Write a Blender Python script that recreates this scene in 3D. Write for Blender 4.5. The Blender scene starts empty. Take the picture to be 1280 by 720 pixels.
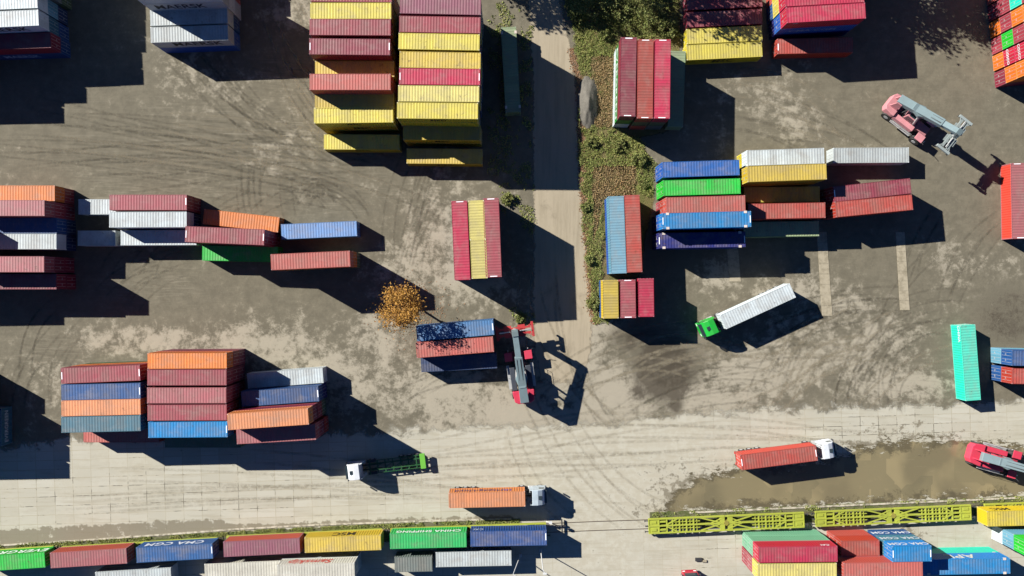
import bpy, math, random
import numpy as np
from mathutils import Vector, Matrix
random.seed(7); RNG = np.random.RandomState(11)
S = bpy.context.scene; COL = S.collection; D = bpy.data
R = math.radians
# ------------------------------------------------------------------ camera, sky, sun, exposure
H = 120.0; F = 911.0                       # drone height (m), focal length in pixels of a 1280 px wide frame
cd = D.cameras.new('camera'); cam = D.objects.new('camera', cd); COL.objects.link(cam)
cam.location = (0, 0, H); cam.rotation_euler = (0, 0, 0)
cd.sensor_width = 36; cd.lens = F / 1280 * 36; cd.clip_start = 1; cd.clip_end = 6000
S.camera = cam
S.cycles.transparent_max_bounces = 48
w = D.worlds.new('World'); S.world = w; w.use_nodes = True
nt = w.node_tree; bg = nt.nodes['Background']
sky = nt.nodes.new('ShaderNodeTexSky'); sky.sky_type = 'NISHITA'; sky.sun_disc = False
SUN_EL = 28.8; SX, SY = -0.869, 0.495
sky.sun_elevation = R(SUN_EL); sky.sun_rotation = math.atan2(SX, SY); sky.air_density = 0.7; sky.dust_density = 0.0; sky.ozone_density = 10.0; sky.altitude = 3000
nt.links.new(sky.outputs[0], bg.inputs[0]); bg.inputs[1].default_value = 0.05
ld = D.lights.new('sun', 'SUN'); ld.energy = 5.0; ld.angle = R(0.5); ld.color = (1.0, 0.975, 0.93)
sun = D.objects.new('sun', ld); COL.objects.link(sun); sun.location = (-60, 40, 60)
ce = math.cos(R(SUN_EL)); sdir = Vector((SX * ce, SY * ce, math.sin(R(SUN_EL))))
sun.rotation_euler = sdir.to_track_quat('Z', 'Y').to_euler()
S.view_settings.view_transform = 'Standard'; S.view_settings.look = 'None'; S.view_settings.gamma = 1
S.view_settings.use_curve_mapping = False; S.view_settings.exposure = 1.47
GAIN = 1.9                                # lit horizontal surface: picture value = albedo * GAIN

PM = F / H                                 # pixels per metre on the ground
def P(px, py, z=0.0):
    s = (H - z) / F
    return ((px - 640) * s, (360 - py) * s)
def lin(c):
    return tuple((v / 255 / 12.92 if v / 255 <= 0.04045 else ((v / 255 + 0.055) / 1.055) ** 2.4) for v in c)
def alb(c, g=None):
    g = g or GAIN
    return tuple(min(0.85, v / g) for v in lin(c))

# ------------------------------------------------------------------ object helpers
def tag(o, label=None, cat=None, group=None, kind=None):
    if label: o['label'] = label
    if cat: o['category'] = cat
    if group: o['group'] = group
    if kind: o['kind'] = kind
    return o
def empty(name, loc=(0, 0, 0), rz=0.0):
    o = D.objects.new(name, None); COL.objects.link(o); o.location = loc; o.rotation_euler = (0, 0, rz); o.empty_display_size = 0.3
    return o
class MB:
    """collects quads and boxes, then becomes one mesh"""
    def __init__(s): s.v = []; s.f = []
    def face(s, pts):
        n = len(s.v); s.v += [tuple(p) for p in pts]; s.f.append(tuple(range(n, n + len(pts)))); return s
    def box(s, x0, x1, y0, y1, z0, z1, M=None):
        n = len(s.v)
        p = [(x0, y0, z0), (x1, y0, z0), (x1, y1, z0), (x0, y1, z0), (x0, y0, z1), (x1, y0, z1), (x1, y1, z1), (x0, y1, z1)]
        if M is not None: p = [tuple(M @ Vector(q)) for q in p]
        s.v += p
        for f in ((0, 3, 2, 1), (4, 5, 6, 7), (0, 1, 5, 4), (1, 2, 6, 5), (2, 3, 7, 6), (3, 0, 4, 7)): s.f.append(tuple(n + i for i in f))
        return s
    def bar(s, a, b, w_, h_=None):
        h_ = h_ or w_; a = Vector(a); b = Vector(b); d = b - a; L = d.length
        q = d.to_track_quat('X', 'Z'); M = Matrix.Translation(a) @ q.to_matrix().to_4x4()
        return s.box(0, L, -w_ / 2, w_ / 2, -h_ / 2, h_ / 2, M)
    def cyl(s, a, b, r, n=16, r2=None):
        a = Vector(a); b = Vector(b); r2 = r if r2 is None else r2
        q = (b - a).to_track_quat('Z', 'Y'); k = len(s.v)
        for i in range(n):
            t = 2 * math.pi * i / n
            s.v.append(tuple(a + q @ Vector((r * math.cos(t), r * math.sin(t), 0))))
        for i in range(n):
            t = 2 * math.pi * i / n
            s.v.append(tuple(b + q @ Vector((r2 * math.cos(t), r2 * math.sin(t), 0))))
        for i in range(n):
            j = (i + 1) % n; s.f.append((k + i, k + j, k + n + j, k + n + i))
        s.f.append(tuple(k + n - 1 - i for i in range(n))); s.f.append(tuple(k + n + i for i in range(n)))
        return s
    def prism(s, poly, a0, a1, axis='y'):
        """polygon in the x-z plane (axis y) or x-y plane (axis z) pushed from a0 to a1"""
        n = len(poly); k = len(s.v)
        for a in (a0, a1):
            for (u, v) in poly: s.v.append((u, a, v) if axis == 'y' else (u, v, a))
        for i in range(n):
            j = (i + 1) % n; s.f.append((k + i, k + j, k + n + j, k + n + i))
        s.f.append(tuple(k + n - 1 - i for i in range(n))); s.f.append(tuple(k + n + i for i in range(n)))
        return s
    def mesh(s, name, bevel=0.0, smooth=False):
        m = D.meshes.new(name); m.from_pydata(s.v, [], s.f); m.validate()
        import bmesh
        b = bmesh.new(); b.from_mesh(m); bmesh.ops.recalc_face_normals(b, faces=b.faces)
        if bevel > 0:
            bmesh.ops.bevel(b, geom=[e for e in b.edges if len(e.link_faces) == 2 and e.calc_face_angle(0) > 0.6], offset=bevel, segments=2, profile=0.5, affect='EDGES', clamp_overlap=True)
        b.to_mesh(m); b.free()
        if smooth:
            for p in m.polygons: p.use_smooth = True
        return m
    def build(s, name, mat, parent=None, bevel=0.0, smooth=False, color=None):
        return link(name, s.mesh(name, bevel, smooth), mat, parent, color)
def link(name, mesh, mat, parent=None, color=None):
    o = D.objects.new(name, mesh); COL.objects.link(o)
    if mat is not None and len(mesh.materials) == 0: mesh.materials.append(mat)
    if parent: o.parent = parent
    if color: o.color = (*color, 1)
    return o

# ------------------------------------------------------------------ materials
class NG:
    def __init__(s, name):
        s.m = D.materials.new(name); s.m.use_nodes = True; s.t = s.m.node_tree; s.N = s.t.nodes; s.L = s.t.links
        s.b = s.N['Principled BSDF']; s.out = s.N['Material Output']
        s.b.inputs['Specular IOR Level'].default_value = 0.3
    def set(s, node, k, v):
        i = node.inputs[k]
        if hasattr(v, 'is_output') or isinstance(v, bpy.types.NodeSocket): s.L.new(v, i)
        else:
            if i.type == 'RGBA' and len(v) == 3: v = (*v, 1)
            i.default_value = v
    def coord(s, kind='Object'):
        if kind == 'World': return s.N.new('ShaderNodeNewGeometry').outputs['Position']
        return s.N.new('ShaderNodeTexCoord').outputs[kind]
    def mapping(s, v, scale=(1, 1, 1), rot=(0, 0, 0), loc=(0, 0, 0)):
        n = s.N.new('ShaderNodeMapping'); s.L.new(v, n.inputs[0]); n.inputs['Scale'].default_value = scale; n.inputs['Rotation'].default_value = rot; n.inputs['Location'].default_value = loc
        return n.outputs[0]
    def noise(s, v, scale, detail=4, rough=0.6, dist=0.0):
        n = s.N.new('ShaderNodeTexNoise'); s.L.new(v, n.inputs['Vector']); n.inputs['Scale'].default_value = scale
        n.inputs['Detail'].default_value = detail; n.inputs['Roughness'].default_value = rough; n.inputs['Distortion'].default_value = dist
        return n.outputs['Fac']
    def ramp(s, f, a, b, c0=0.0, c1=1.0):
        n = s.N.new('ShaderNodeMapRange'); n.interpolation_type = 'SMOOTHSTEP'; s.L.new(f, n.inputs[0])
        n.inputs[1].default_value = a; n.inputs[2].default_value = b; n.inputs[3].default_value = c0; n.inputs[4].default_value = c1
        return n.outputs[0]
    def math(s, op, a, b=0.5, clamp=False):
        n = s.N.new('ShaderNodeMath'); n.operation = op; n.use_clamp = clamp
        for i, v in enumerate((a, b)):
            if isinstance(v, bpy.types.NodeSocket): s.L.new(v, n.inputs[i])
            else: n.inputs[i].default_value = v
        return n.outputs[0]
    def mix(s, f, a, b, mode='MIX'):
        n = s.N.new('ShaderNodeMix'); n.data_type = 'RGBA'; n.blend_type = mode; n.clamp_factor = True
        for k, v in ((0, f), (6, a), (7, b)):
            i = n.inputs[k]
            if isinstance(v, bpy.types.NodeSocket): s.L.new(v, i)
            elif k == 0: i.default_value = v
            else: i.default_value = (*v, 1) if len(v) == 3 else v
        return n.outputs[2]
    def attr(s, name):
        n = s.N.new('ShaderNodeAttribute'); n.attribute_name = name; return n.outputs['Fac']
    def bump(s, h, dist=0.02, strength=0.6, normal=None):
        n = s.N.new('ShaderNodeBump'); s.L.new(h, n.inputs['Height']); n.inputs['Distance'].default_value = dist; n.inputs['Strength'].default_value = strength
        if normal: s.L.new(normal, n.inputs['Normal'])
        return n.outputs[0]
    def alpha(s, a): s.set(s.b, 'Alpha', a)

def paint(name, base=None, rough=0.5, metal=0.0, dirt=0.35, streak=0.25, roof=False, scale=1.0, spec=0.3):
    """weathered paint; takes the object's own colour when base is None"""
    g = NG(name); co = g.coord()
    inf = g.N.new('ShaderNodeObjectInfo')
    if base is None: c = inf.outputs['Color']
    else: c = base
    off = g.N.new('ShaderNodeVectorMath'); off.operation = 'ADD'; g.L.new(co, off.inputs[0])
    comb = g.N.new('ShaderNodeCombineXYZ'); rm = g.math('MULTIPLY', inf.outputs['Random'], 60.0); g.L.new(rm, comb.inputs[0]); g.L.new(rm, comb.inputs[1]); g.L.new(comb.outputs[0], off.inputs[1])
    v = off.outputs[0]
    big = g.noise(v, 0.45 * scale, 3, 0.6); fine = g.noise(v, 4.5 * scale, 5, 0.7)
    f1 = g.ramp(big, 0.35, 0.75, 0, dirt); f2 = g.ramp(fine, 0.45, 0.8, 0, dirt * 0.8)
    if isinstance(c, bpy.types.NodeSocket): a = c
    else:
        rgb = g.N.new('ShaderNodeRGB'); rgb.outputs[0].default_value = (*c, 1); a = rgb.outputs[0]
    dust = (0.15, 0.125, 0.095) if roof else (0.08, 0.07, 0.055)
    a = g.mix(f1, a, dust) if roof else g.mix(f1, a, g.mix(0.5, a, dust))
    hsv = g.N.new('ShaderNodeHueSaturation'); g.L.new(a, hsv.inputs['Color']); g.L.new(g.math('MULTIPLY_ADD', inf.outputs['Random'], 0.22), hsv.inputs['Value'])
    hsv.inputs['Value'].links[0].from_node.inputs[2].default_value = 0.89
    a = hsv.outputs[0]
    a = g.mix(f2, a, (0.07, 0.052, 0.038))
    sv = g.mapping(v, (0.35, 3.0, 3.0) if not roof else (2.6, 0.22, 1))
    st = g.noise(sv, 1.6, 4, 0.65)
    a = g.mix(g.ramp(st, 0.62, 0.78, 0, streak), a, (0.06, 0.036, 0.022))
    if roof:
        sp = g.noise(v, 1.1, 6, 0.75, 0.4); thr = g.math('MULTIPLY_ADD', inf.outputs['Random'], -0.10); thr.node.inputs[2].default_value = 0.06
        sx_ = g.N.new('ShaderNodeSeparateXYZ'); g.L.new(v, sx_.inputs[0]); fl = g.math('FLOOR', g.math('MULTIPLY', sx_.outputs[0], 0.82)); wn = g.N.new('ShaderNodeTexWhiteNoise'); wn.noise_dimensions = '1D'; g.L.new(fl, wn.inputs['W'])
        fade = g.noise(g.mapping(v, (0.5, 0.9, 1)), 0.8, 5, 0.7, 0.3)
        a = g.mix(g.ramp(fade, 0.45, 0.7, 0, 0.22), a, (0.24, 0.20, 0.17))
        a = g.mix(g.math('MULTIPLY', wn.outputs['Value'], 0.22), a, (0.09, 0.075, 0.06))
        a = g.mix(g.ramp(g.math('SUBTRACT', sp, thr), 0.60, 0.72, 0, 0.7), a, (0.075, 0.04, 0.022))
    g.set(g.b, 'Base Color', a); g.b.inputs['Roughness'].default_value = rough; g.b.inputs['Metallic'].default_value = metal
    g.b.inputs['Specular IOR Level'].default_value = spec
    g.set(g.b, 'Normal', g.bump(fine, 0.01, 0.35))
    return g.m
M_WALL = paint('container_wall_paint', None, 0.5, dirt=0.25, streak=0.35)
M_ROOF = paint('container_roof_paint', None, 0.6, dirt=0.32, streak=0.6, roof=True)
M_FRAME = paint('container_frame_paint', None, 0.5, dirt=0.3, streak=0.3)
M_STEEL = paint('galvanised_steel', (0.42, 0.42, 0.40), 0.4, 0.4, dirt=0.4)
M_CAST = paint('casting_steel', None, 0.5, 0.0, dirt=0.4)
M_DARK = paint('dark_steel', (0.035, 0.035, 0.038), 0.55, 0.2, dirt=0.3)
M_RUBBER = paint('tyre_rubber', (0.018, 0.018, 0.018), 0.85, dirt=0.5)
M_OBJ = paint('vehicle_paint', None, 0.4, dirt=0.34, streak=0.25, scale=2.0, spec=0.4)
M_RIM = paint('wheel_rim', (0.45, 0.45, 0.45), 0.4, 0.3)
M_GLASS = paint('dark_window_glass', (0.02, 0.03, 0.035), 0.08, dirt=0.05, streak=0, spec=0.6)
M_LET = paint('lettering_paint', None, 0.6, dirt=0.15, streak=0.1)
def emitter_free_lens(name, c):
    g = NG(name); g.b.inputs['Base Color'].default_value = (*c, 1); g.b.inputs['Roughness'].default_value = 0.15; return g.m
M_LENS = emitter_free_lens('lamp_lens', (0.7, 0.7, 0.65)); M_RED = emitter_free_lens('tail_lens', (0.45, 0.02, 0.02))

# ------------------------------------------------------------------ numpy noise for irregular outlines and ground wear
_lat = RNG.rand(256, 256)
def vnoise(x, y):
    xi = np.floor(x).astype(int); yi = np.floor(y).astype(int); fx = x - xi; fy = y - yi
    fx = fx * fx * (3 - 2 * fx); fy = fy * fy * (3 - 2 * fy)
    g = lambda a, b: _lat[a % 256, b % 256]
    return (g(xi, yi) * (1 - fx) + g(xi + 1, yi) * fx) * (1 - fy) + (g(xi, yi + 1) * (1 - fx) + g(xi + 1, yi + 1) * fx) * fy
def fbm(x, y, sc, o=4):
    r = 0; a = 1; t = 0
    for i in range(o):
        r = r + a * vnoise(x / sc * 2 ** i + 17.3 * i, y / sc * 2 ** i + 5.1 * i); t += a; a *= 0.55
    return r / t
def inpoly(x, y, poly):
    c = np.zeros(x.shape, bool); n = len(poly)
    for i in range(n):
        x0, y0 = poly[i]; x1, y1 = poly[(i + 1) % n]
        if y0 == y1: continue
        k = ((y0 > y) != (y1 > y)) & (x < (x1 - x0) * (y - y0) / (y1 - y0) + x0); c ^= k
    return c
def sdist(x, y, poly):
    """signed distance in pixels, positive inside"""
    d = np.full(x.shape, 1e9); n = len(poly)
    for i in range(n):
        x0, y0 = poly[i]; x1, y1 = poly[(i + 1) % n]; dx, dy = x1 - x0, y1 - y0
        t = np.clip(((x - x0) * dx + (y - y0) * dy) / (dx * dx + dy * dy + 1e-9), 0, 1)
        d = np.minimum(d, np.hypot(x - x0 - t * dx, y - y0 - t * dy))
    return np.where(inpoly(x, y, poly), d, -d)
def gauss(x, y, L):
    r = np.zeros(x.shape)
    for (cx, cy, rx, ry, a) in L: r = np.maximum(r, a * np.exp(-(((x - cx) / rx) ** 2 + ((y - cy) / ry) ** 2)))
    return r
def sheet(name, x0, x1, y0, y1, z, res, mat, attrs, keep=None, far=False):
    """ground-like sheet over a pixel rectangle; attrs: name -> fn(px, py)"""
    xs = np.arange(x0, x1 + res, res); ys = np.arange(y0, y1 + res, res)
    if far:
        ext = np.array([60, 300, 1200, 5000, 15000.0])
        xs = np.concatenate([x0 - ext[::-1], xs, x1 + res + ext]); ys = np.concatenate([y0 - ext[::-1], ys, y1 + res + ext])
    PX, PY = np.meshgrid(xs, ys); nx, ny = len(xs), len(ys)
    X = (PX - 640) / PM; Y = (360 - PY) / PM
    co = np.stack([X, Y, np.full(X.shape, z)], -1).reshape(-1, 3)
    idx = np.arange(nx * ny).reshape(ny, nx)
    q = np.stack([idx[1:, :-1], idx[1:, 1:], idx[:-1, 1:], idx[:-1, :-1]], -1)
    if keep is not None:
        k = keep(PX, PY); kk = k[1:, :-1] | k[1:, 1:] | k[:-1, 1:] | k[:-1, :-1]; q = q[kk]
    q = q.reshape(-1, 4)
    used, inv = np.unique(q, return_inverse=True); q = inv.reshape(-1, 4); co = co[used]
    m = D.meshes.new(name); m.vertices.add(len(co)); m.vertices.foreach_set('co', co.ravel())
    m.loops.add(q.size); m.loops.foreach_set('vertex_index', q.ravel().astype(np.int32))
    m.polygons.add(len(q)); m.polygons.foreach_set('loop_start', (np.arange(len(q)) * 4).astype(np.int32))
    m.update(calc_edges=True)
    pf, qf = PX.ravel()[used], PY.ravel()[used]
    for an, fn in attrs.items():
        a = m.attributes.new(an, 'FLOAT', 'POINT'); a.data.foreach_set('value', np.clip(fn(pf, qf), -5, 5).astype(np.float32))
    o = D.objects.new(name, m); COL.objects.link(o); m.materials.append(mat)
    return tag(o, kind='structure')

# ------------------------------------------------------------------ the ground
C_DIRT = alb((132, 124, 104)); C_DIRT2 = alb((115, 108, 90)); C_DUST = alb((186, 176, 154)); C_DAMP = alb((78, 69, 55)); C_CONC = alb((205, 200, 182)); C_CONC2 = alb((176, 166, 142))
DUST = [(240, 95, 50, 50, .55), (365, 20, 40, 30, .7), (360, 185, 45, 60, .45), (560, 270, 55, 90, .6), (590, 350, 60, 40, .85), (520, 330, 60, 50, .6), (30, 245, 30, 20, .4),
        (190, 425, 110, 22, .8), (330, 430, 90, 35, .75), (420, 470, 90, 45, .8), (560, 490, 110, 45, .9), (470, 430, 60, 40, .7), (700, 460, 70, 80, 1), (640, 520, 130, 50, 1), (760, 500, 90, 60, 1),
        (950, 460, 110, 45, .85), (1080, 440, 80, 60, .6), (890, 500, 80, 30, .9), (1130, 480, 90, 25, .8), (1010, 405, 60, 40, .65), (985, 150, 60, 60, .45), (960, 120, 40, 60, .5),
        (1200, 330, 60, 40, .4), (1230, 420, 60, 80, .3), (890, 345, 30, 20, .8), (990, 365, 60, 25, .75), (1060, 380, 60, 20, .6), (80, 470, 60, 40, .5), (130, 430, 60, 20, .6), (900, 150, 30, 60, .3), (1090, 600, 300, 80, .6), (740, 402, 60, 22, .9)]
DAMP = [(830, 460, 42, 46, 1.5), (845, 500, 14, 22, 1.1), (800, 490, 20, 20, .9), (800, 420, 50, 30, .9), (860, 440, 40, 40, .6), (1260, 400, 60, 60, .7), (1130, 330, 80, 60, .35), (440, 500, 60, 20, .35), (330, 345, 60, 40, .2), (1040, 250, 300, 160, .25), (560, 440, 30, 60, .35), (820, 310, 120, 60, .5), (200, 240, 200, 40, .25)]
g = NG('packed_dirt'); wp = g.coord('World')
n1 = g.noise(wp, 0.10, 6, 0.68, 0.15); n2 = g.noise(wp, 0.5, 9, 0.76, 0.1); n3 = g.noise(wp, 3.5, 6, 0.78); n4 = g.noise(g.mapping(wp, (0.35, 1.6, 1)), 1.2, 5, 0.65, 0.5)
streaks = g.noise(g.mapping(wp, (0.12, 2.2, 1), (0, 0, R(-7))), 1.4, 4, 0.6, 1.2)
du = g.attr('dust'); da = g.attr('damp'); tr = g.attr('rut')
f_du = g.ramp(g.math('ADD', g.math('MULTIPLY', du, 1.15), g.math('MULTIPLY', g.math('SUBTRACT', g.math('ADD', g.math('MULTIPLY', n2, 0.65), g.math('MULTIPLY', n1, 0.35)), 0.5), 5.2)), 0.30, 0.95)
f_da = g.ramp(g.math('ADD', da, g.math('MULTIPLY', g.math('SUBTRACT', n2, 0.5), 2.2)), 0.35, 0.95)
c = g.mix(g.ramp(n2, 0.35, 0.65), C_DIRT2, C_DIRT)
c = g.mix(g.math('MULTIPLY', g.ramp(streaks, 0.5, 0.75, 0, 0.35), g.math('ADD', g.math('MULTIPLY', tr, .8), .15)), c, C_DUST)
c = g.mix(g.math('MULTIPLY', f_du, 0.9), c, C_DUST)
c = g.mix(g.math('MULTIPLY', f_da, 0.85), c, C_DAMP)
wv = g.N.new('ShaderNodeTexWave'); wv.wave_type = 'BANDS'; wv.bands_direction = 'Y'; g.L.new(g.mapping(wp, (1, 1, 1), (0, 0, R(8))), wv.inputs['Vector']); wv.inputs['Scale'].default_value = 0.3; wv.inputs['Distortion'].default_value = 5.0; wv.inputs['Detail'].default_value = 3; wv.inputs['Detail Scale'].default_value = 0.35; wv.inputs['Detail Roughness'].default_value = 0.55
wv2 = g.N.new('ShaderNodeTexWave'); wv2.wave_type = 'BANDS'; wv2.bands_direction = 'X'; g.L.new(g.mapping(wp, (1, 1, 1), (0, 0, R(25))), wv2.inputs['Vector']); wv2.inputs['Scale'].default_value = 0.5; wv2.inputs['Distortion'].default_value = 7.0; wv2.inputs['Detail'].default_value = 2; wv2.inputs['Detail Scale'].default_value = 0.3
rut = g.math('MULTIPLY', g.ramp(wv.outputs['Fac'], 0.6, 1.0), tr)
rut = g.math('MULTIPLY', rut, g.ramp(n4, 0.38, 0.62))
c = g.mix(g.math('MULTIPLY', rut, 0.28), c, alb((90, 81, 65)))
c = g.mix(g.ramp(n3, 0.55, 0.75, 0, 0.28), c, C_DAMP)
c = g.mix(g.ramp(g.noise(wp, 1.7, 6, 0.75), 0.6, 0.72, 0, 0.4), c, C_DUST)
g.set(g.b, 'Base Color', c); g.set(g.b, 'Roughness', g.ramp(f_da, 0, 1, 0.95, 0.55))
hgt = g.math('ADD', g.math('MULTIPLY', n3, 0.25), g.math('ADD', g.math('MULTIPLY', n2, 0.8), g.math('MULTIPLY', rut, -0.12)))
g.set(g.b, 'Normal', g.bump(hgt, 0.10, 0.7)); M_DIRT = g.m
def rutmask(x, y):
    return np.clip(gauss(x, y, [(330, 190, 180, 60, 1.5), (250, 225, 160, 45, 1.3), (400, 240, 90, 30, 1.3), (190, 350, 60, 25, 1.1), (360, 110, 60, 40, 1.3), (60, 440, 60, 30, 1), (520, 200, 60, 40, .6), (1120, 470, 140, 40, .7), (560, 290, 60, 60, .5), (900, 480, 120, 40, .5), (1000, 150, 200, 100, .3)]), 0, 1)
sheet('ground', -140, 1420, -140, 860, 0.0, 4, M_DIRT,
      dict(dust=lambda x, y: gauss(x, y, DUST), damp=lambda x, y: gauss(x, y, DAMP), rut=rutmask), far=True)

# concrete apron
APRON = [(-140, 566), (-20, 560), (90, 549), (300, 548), (480, 537), (640, 531), (760, 528), (870, 514), (1050, 508), (1280, 500), (1420, 496), (1420, 860), (-140, 860)]
g = NG('concrete_slabs'); wp = g.coord('World')
br = g.N.new('ShaderNodeTexBrick'); va = g.N.new('ShaderNodeVectorMath'); va.operation = 'MULTIPLY_ADD'; nz = g.N.new('ShaderNodeTexNoise'); nz.inputs['Scale'].default_value = 1.3; nz.inputs['Detail'].default_value = 5; g.L.new(wp, nz.inputs['Vector']); g.L.new(nz.outputs['Color'], va.inputs[0]); va.inputs[1].default_value = (.16, .16, 0); g.L.new(wp, va.inputs[2])
g.L.new(g.mapping(va.outputs[0], (1, 1, 1), (0, 0, R(-1.8)), (0.7, 0.4, 0)), br.inputs['Vector'])
br.offset = 0.0; br.inputs['Scale'].default_value = 1; br.inputs['Mortar Size'].default_value = 0.05; br.inputs['Mortar Smooth'].default_value = 0.3
br.inputs['Brick Width'].default_value = 3.02; br.inputs['Row Height'].default_value = 1.5; br.inputs['Color1'].default_value = (*C_CONC, 1); br.inputs['Color2'].default_value = (*alb((192, 186, 166)), 1); br.inputs['Mortar'].default_value = (*alb((182, 173, 148)), 1)
n1 = g.noise(wp, 0.12, 5, 0.6, 0.3); n2 = g.noise(wp, 0.8, 6, 0.7); n3 = g.noise(wp, 6, 4, 0.7); n5 = g.noise(g.mapping(wp, (0.15, 1.5, 1)), 0.9, 5, 0.6)
dusty = g.attr('dusty')
c = g.mix(g.math('MULTIPLY', br.outputs['Fac'], 0.0), br.outputs['Color'], C_CONC)
c = g.mix(g.math('ADD', g.ramp(n1, 0.42, 0.62, 0, 0.55), dusty, True), c, g.mix(g.ramp(n2, 0.4, 0.65), alb((196, 188, 166)), alb((208, 202, 182))))
crk = g.math('MULTIPLY', g.ramp(br.outputs['Fac'], 0.3, 0.9), g.ramp(g.math('ADD', g.noise(wp, 0.45, 5, 0.7), g.math('MULTIPLY', g.attr('crack'), 0.13)), 0.60, 0.68))
c = g.mix(g.math('MULTIPLY', crk, g.math('SUBTRACT', 1.0, dusty, True)), c, alb((92, 86, 70)))
c = g.mix(g.ramp(n5, 0.5, 0.72, 0, 0.4), c, alb((168, 158, 132)))
c = g.mix(g.ramp(n2, 0.6, 0.78, 0, 0.35), c, alb((140, 130, 106)))
c = g.mix(g.ramp(n3, 0.62, 0.75, 0, 0.25), c, alb((120, 112, 92)))
mud = g.ramp(g.math('ADD', g.attr('mud'), g.math('MULTIPLY', g.math('SUBTRACT', n2, 0.5), 3.2)), 0.42, 0.75)
c = g.mix(g.math('MULTIPLY', mud, 0.85), c, g.mix(n3, alb((122, 113, 92)), alb((142, 132, 110))))
g.set(g.b, 'Base Color', c); g.b.inputs['Roughness'].default_value = 0.9
g.set(g.b, 'Normal', g.bump(g.math('ADD', g.math('MULTIPLY', n3, 0.3), n2), 0.03, 0.5))
n6 = g.noise(wp, 0.3, 6, 0.7, 0.5)
g.alpha(g.ramp(g.math('ADD', g.attr('cover'), g.math('MULTIPLY', g.math('SUBTRACT', n6, 0.5), 3.2)), -0.15, 0.5)); M_CONC = g.m
MUDSTRIP = [(-60, 664), (140, 655), (280, 648), (285, 654), (330, 655), (420, 651), (640, 643), (640, 650), (350, 660), (200, 671), (-60, 690)]
sheet('concrete_pavement', -140, 1420, 480, 860, 0.006, 4, M_CONC,
      dict(cover=lambda x, y: np.clip(sdist(x, y, APRON) / 14, -1, 3), dusty=lambda x, y: gauss(x, y, [(740, 590, 130, 130, 1.2), (860, 540, 70, 50, .6), (640, 560, 60, 40, .6), (1180, 700, 120, 40, .5)]),
           crack=lambda x, y: gauss(x, y, [(200, 620, 260, 34, 1), (1100, 535, 110, 22, 1.3), (1240, 540, 60, 12, .8), (950, 575, 60, 20, .8), (60, 620, 60, 40, .7), (900, 680, 60, 40, .6)]),
           mud=lambda x, y: np.maximum(np.clip(sdist(x, y, MUDSTRIP) / 5 + .5, 0, 1), gauss(x, y, [(850, 615, 40, 26, .75), (1130, 670, 30, 14, .8), (930, 580, 60, 12, .4), (980, 600, 200, 40, .4), (800, 640, 40, 20, .4), (1110, 540, 80, 12, .5), (1145, 530, 16, 8, .6), (830, 590, 30, 20, .5), (1180, 546, 80, 8, .6), (845, 622, 26, 22, .9), (870, 600, 30, 14, .7), (820, 635, 30, 10, .6), (1080, 556, 60, 8, .7)]))),
      keep=lambda x, y: sdist(x, y, APRON) > -16)

# road between the two halves of the yard
ROAD = [(640, -140), (652, -40), (660, 0), (666, 100), (666, 200), (667, 300), (666, 400), (668, 440), (676, 478), (728, 478), (738, 440), (742, 398), (736, 340), (730, 280), (724, 200), (722, 120), (714, 60), (700, 0), (690, -140)]
g = NG('worn_road'); wp = g.coord('World')
n1 = g.noise(wp, 0.25, 5, 0.65, 0.5); n2 = g.noise(g.mapping(wp, (1.3, 0.10, 1), (0, 0, R(3))), 0.9, 7, 0.7, 0.2); n3 = g.noise(wp, 5, 5, 0.7)
c = g.mix(g.ramp(n2, 0.4, 0.75, 0, .7), alb((186, 172, 146)), alb((158, 145, 120)))
c = g.mix(g.ramp(n1, 0.55, 0.75, 0, 0.5), c, alb((130, 118, 96))); c = g.mix(g.ramp(n3, 0.58, 0.75, 0, 0.4), c, alb((120, 108, 88)))
g.set(g.b, 'Base Color', c); g.b.inputs['Roughness'].default_value = 0.92; g.set(g.b, 'Normal', g.bump(g.math('ADD', n1, g.math('MULTIPLY', n3, 0.3)), 0.06, 0.5))
g.alpha(g.ramp(g.math('ADD', g.attr('cover'), g.math('MULTIPLY', g.math('SUBTRACT', g.noise(wp, 0.8, 5, 0.7), 0.5), 2.2)), -0.1, 0.4)); M_ROAD = g.m
sheet('road', 630, 810, -140, 480, 0.004, 3, M_ROAD, dict(cover=lambda x, y: np.minimum(np.clip(sdist(x, y, ROAD) / 6, -1, 3), (478 - y) / 14)), keep=lambda x, y: sdist(x, y, ROAD) > -9)

# wet brown pool on the apron
POOL = [(835, 642), (836, 622), (862, 600), (885, 592), (905, 588), (932, 584), (985, 580), (1035, 570), (1062, 562), (1085, 556), (1140, 552), (1200, 548), (1300, 560), (1420, 552), (1420, 616), (1280, 621), (1040, 632)]
g = NG('muddy_water'); wp = g.coord('World')
n1 = g.noise(wp, 0.09, 3, 0.5, 0.3); n2 = g.noise(wp, 0.5, 4, 0.6)
chk = g.N.new('ShaderNodeTexVoronoi'); chk.distance = 'CHEBYCHEV'; chk.inputs['Scale'].default_value = 0.22; g.L.new(wp, chk.inputs['Vector']); chk.inputs['Randomness'].default_value = 0.7
c = g.mix(g.ramp(n1, 0.38, 0.6), alb((134, 123, 94)), alb((164, 149, 112)))
c = g.mix(g.ramp(g.math('ADD', g.math('MULTIPLY', chk.outputs['Color'], 0.5), g.math('MULTIPLY', n1, 0.5)), 0.5, 0.62, 0, 0.5), c, alb((122, 114, 88)))
c = g.mix(g.ramp(n2, 0.6, 0.72, 0, 0.35), c, alb((166, 150, 112)))
c = g.mix(g.ramp(g.math('ADD', g.attr('cover'), g.math('MULTIPLY', g.math('SUBTRACT', g.noise(wp, .35, 8, .75), .5), 12)), 0.0, 1.6, .8, 0), c, alb((96, 88, 68)))
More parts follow.
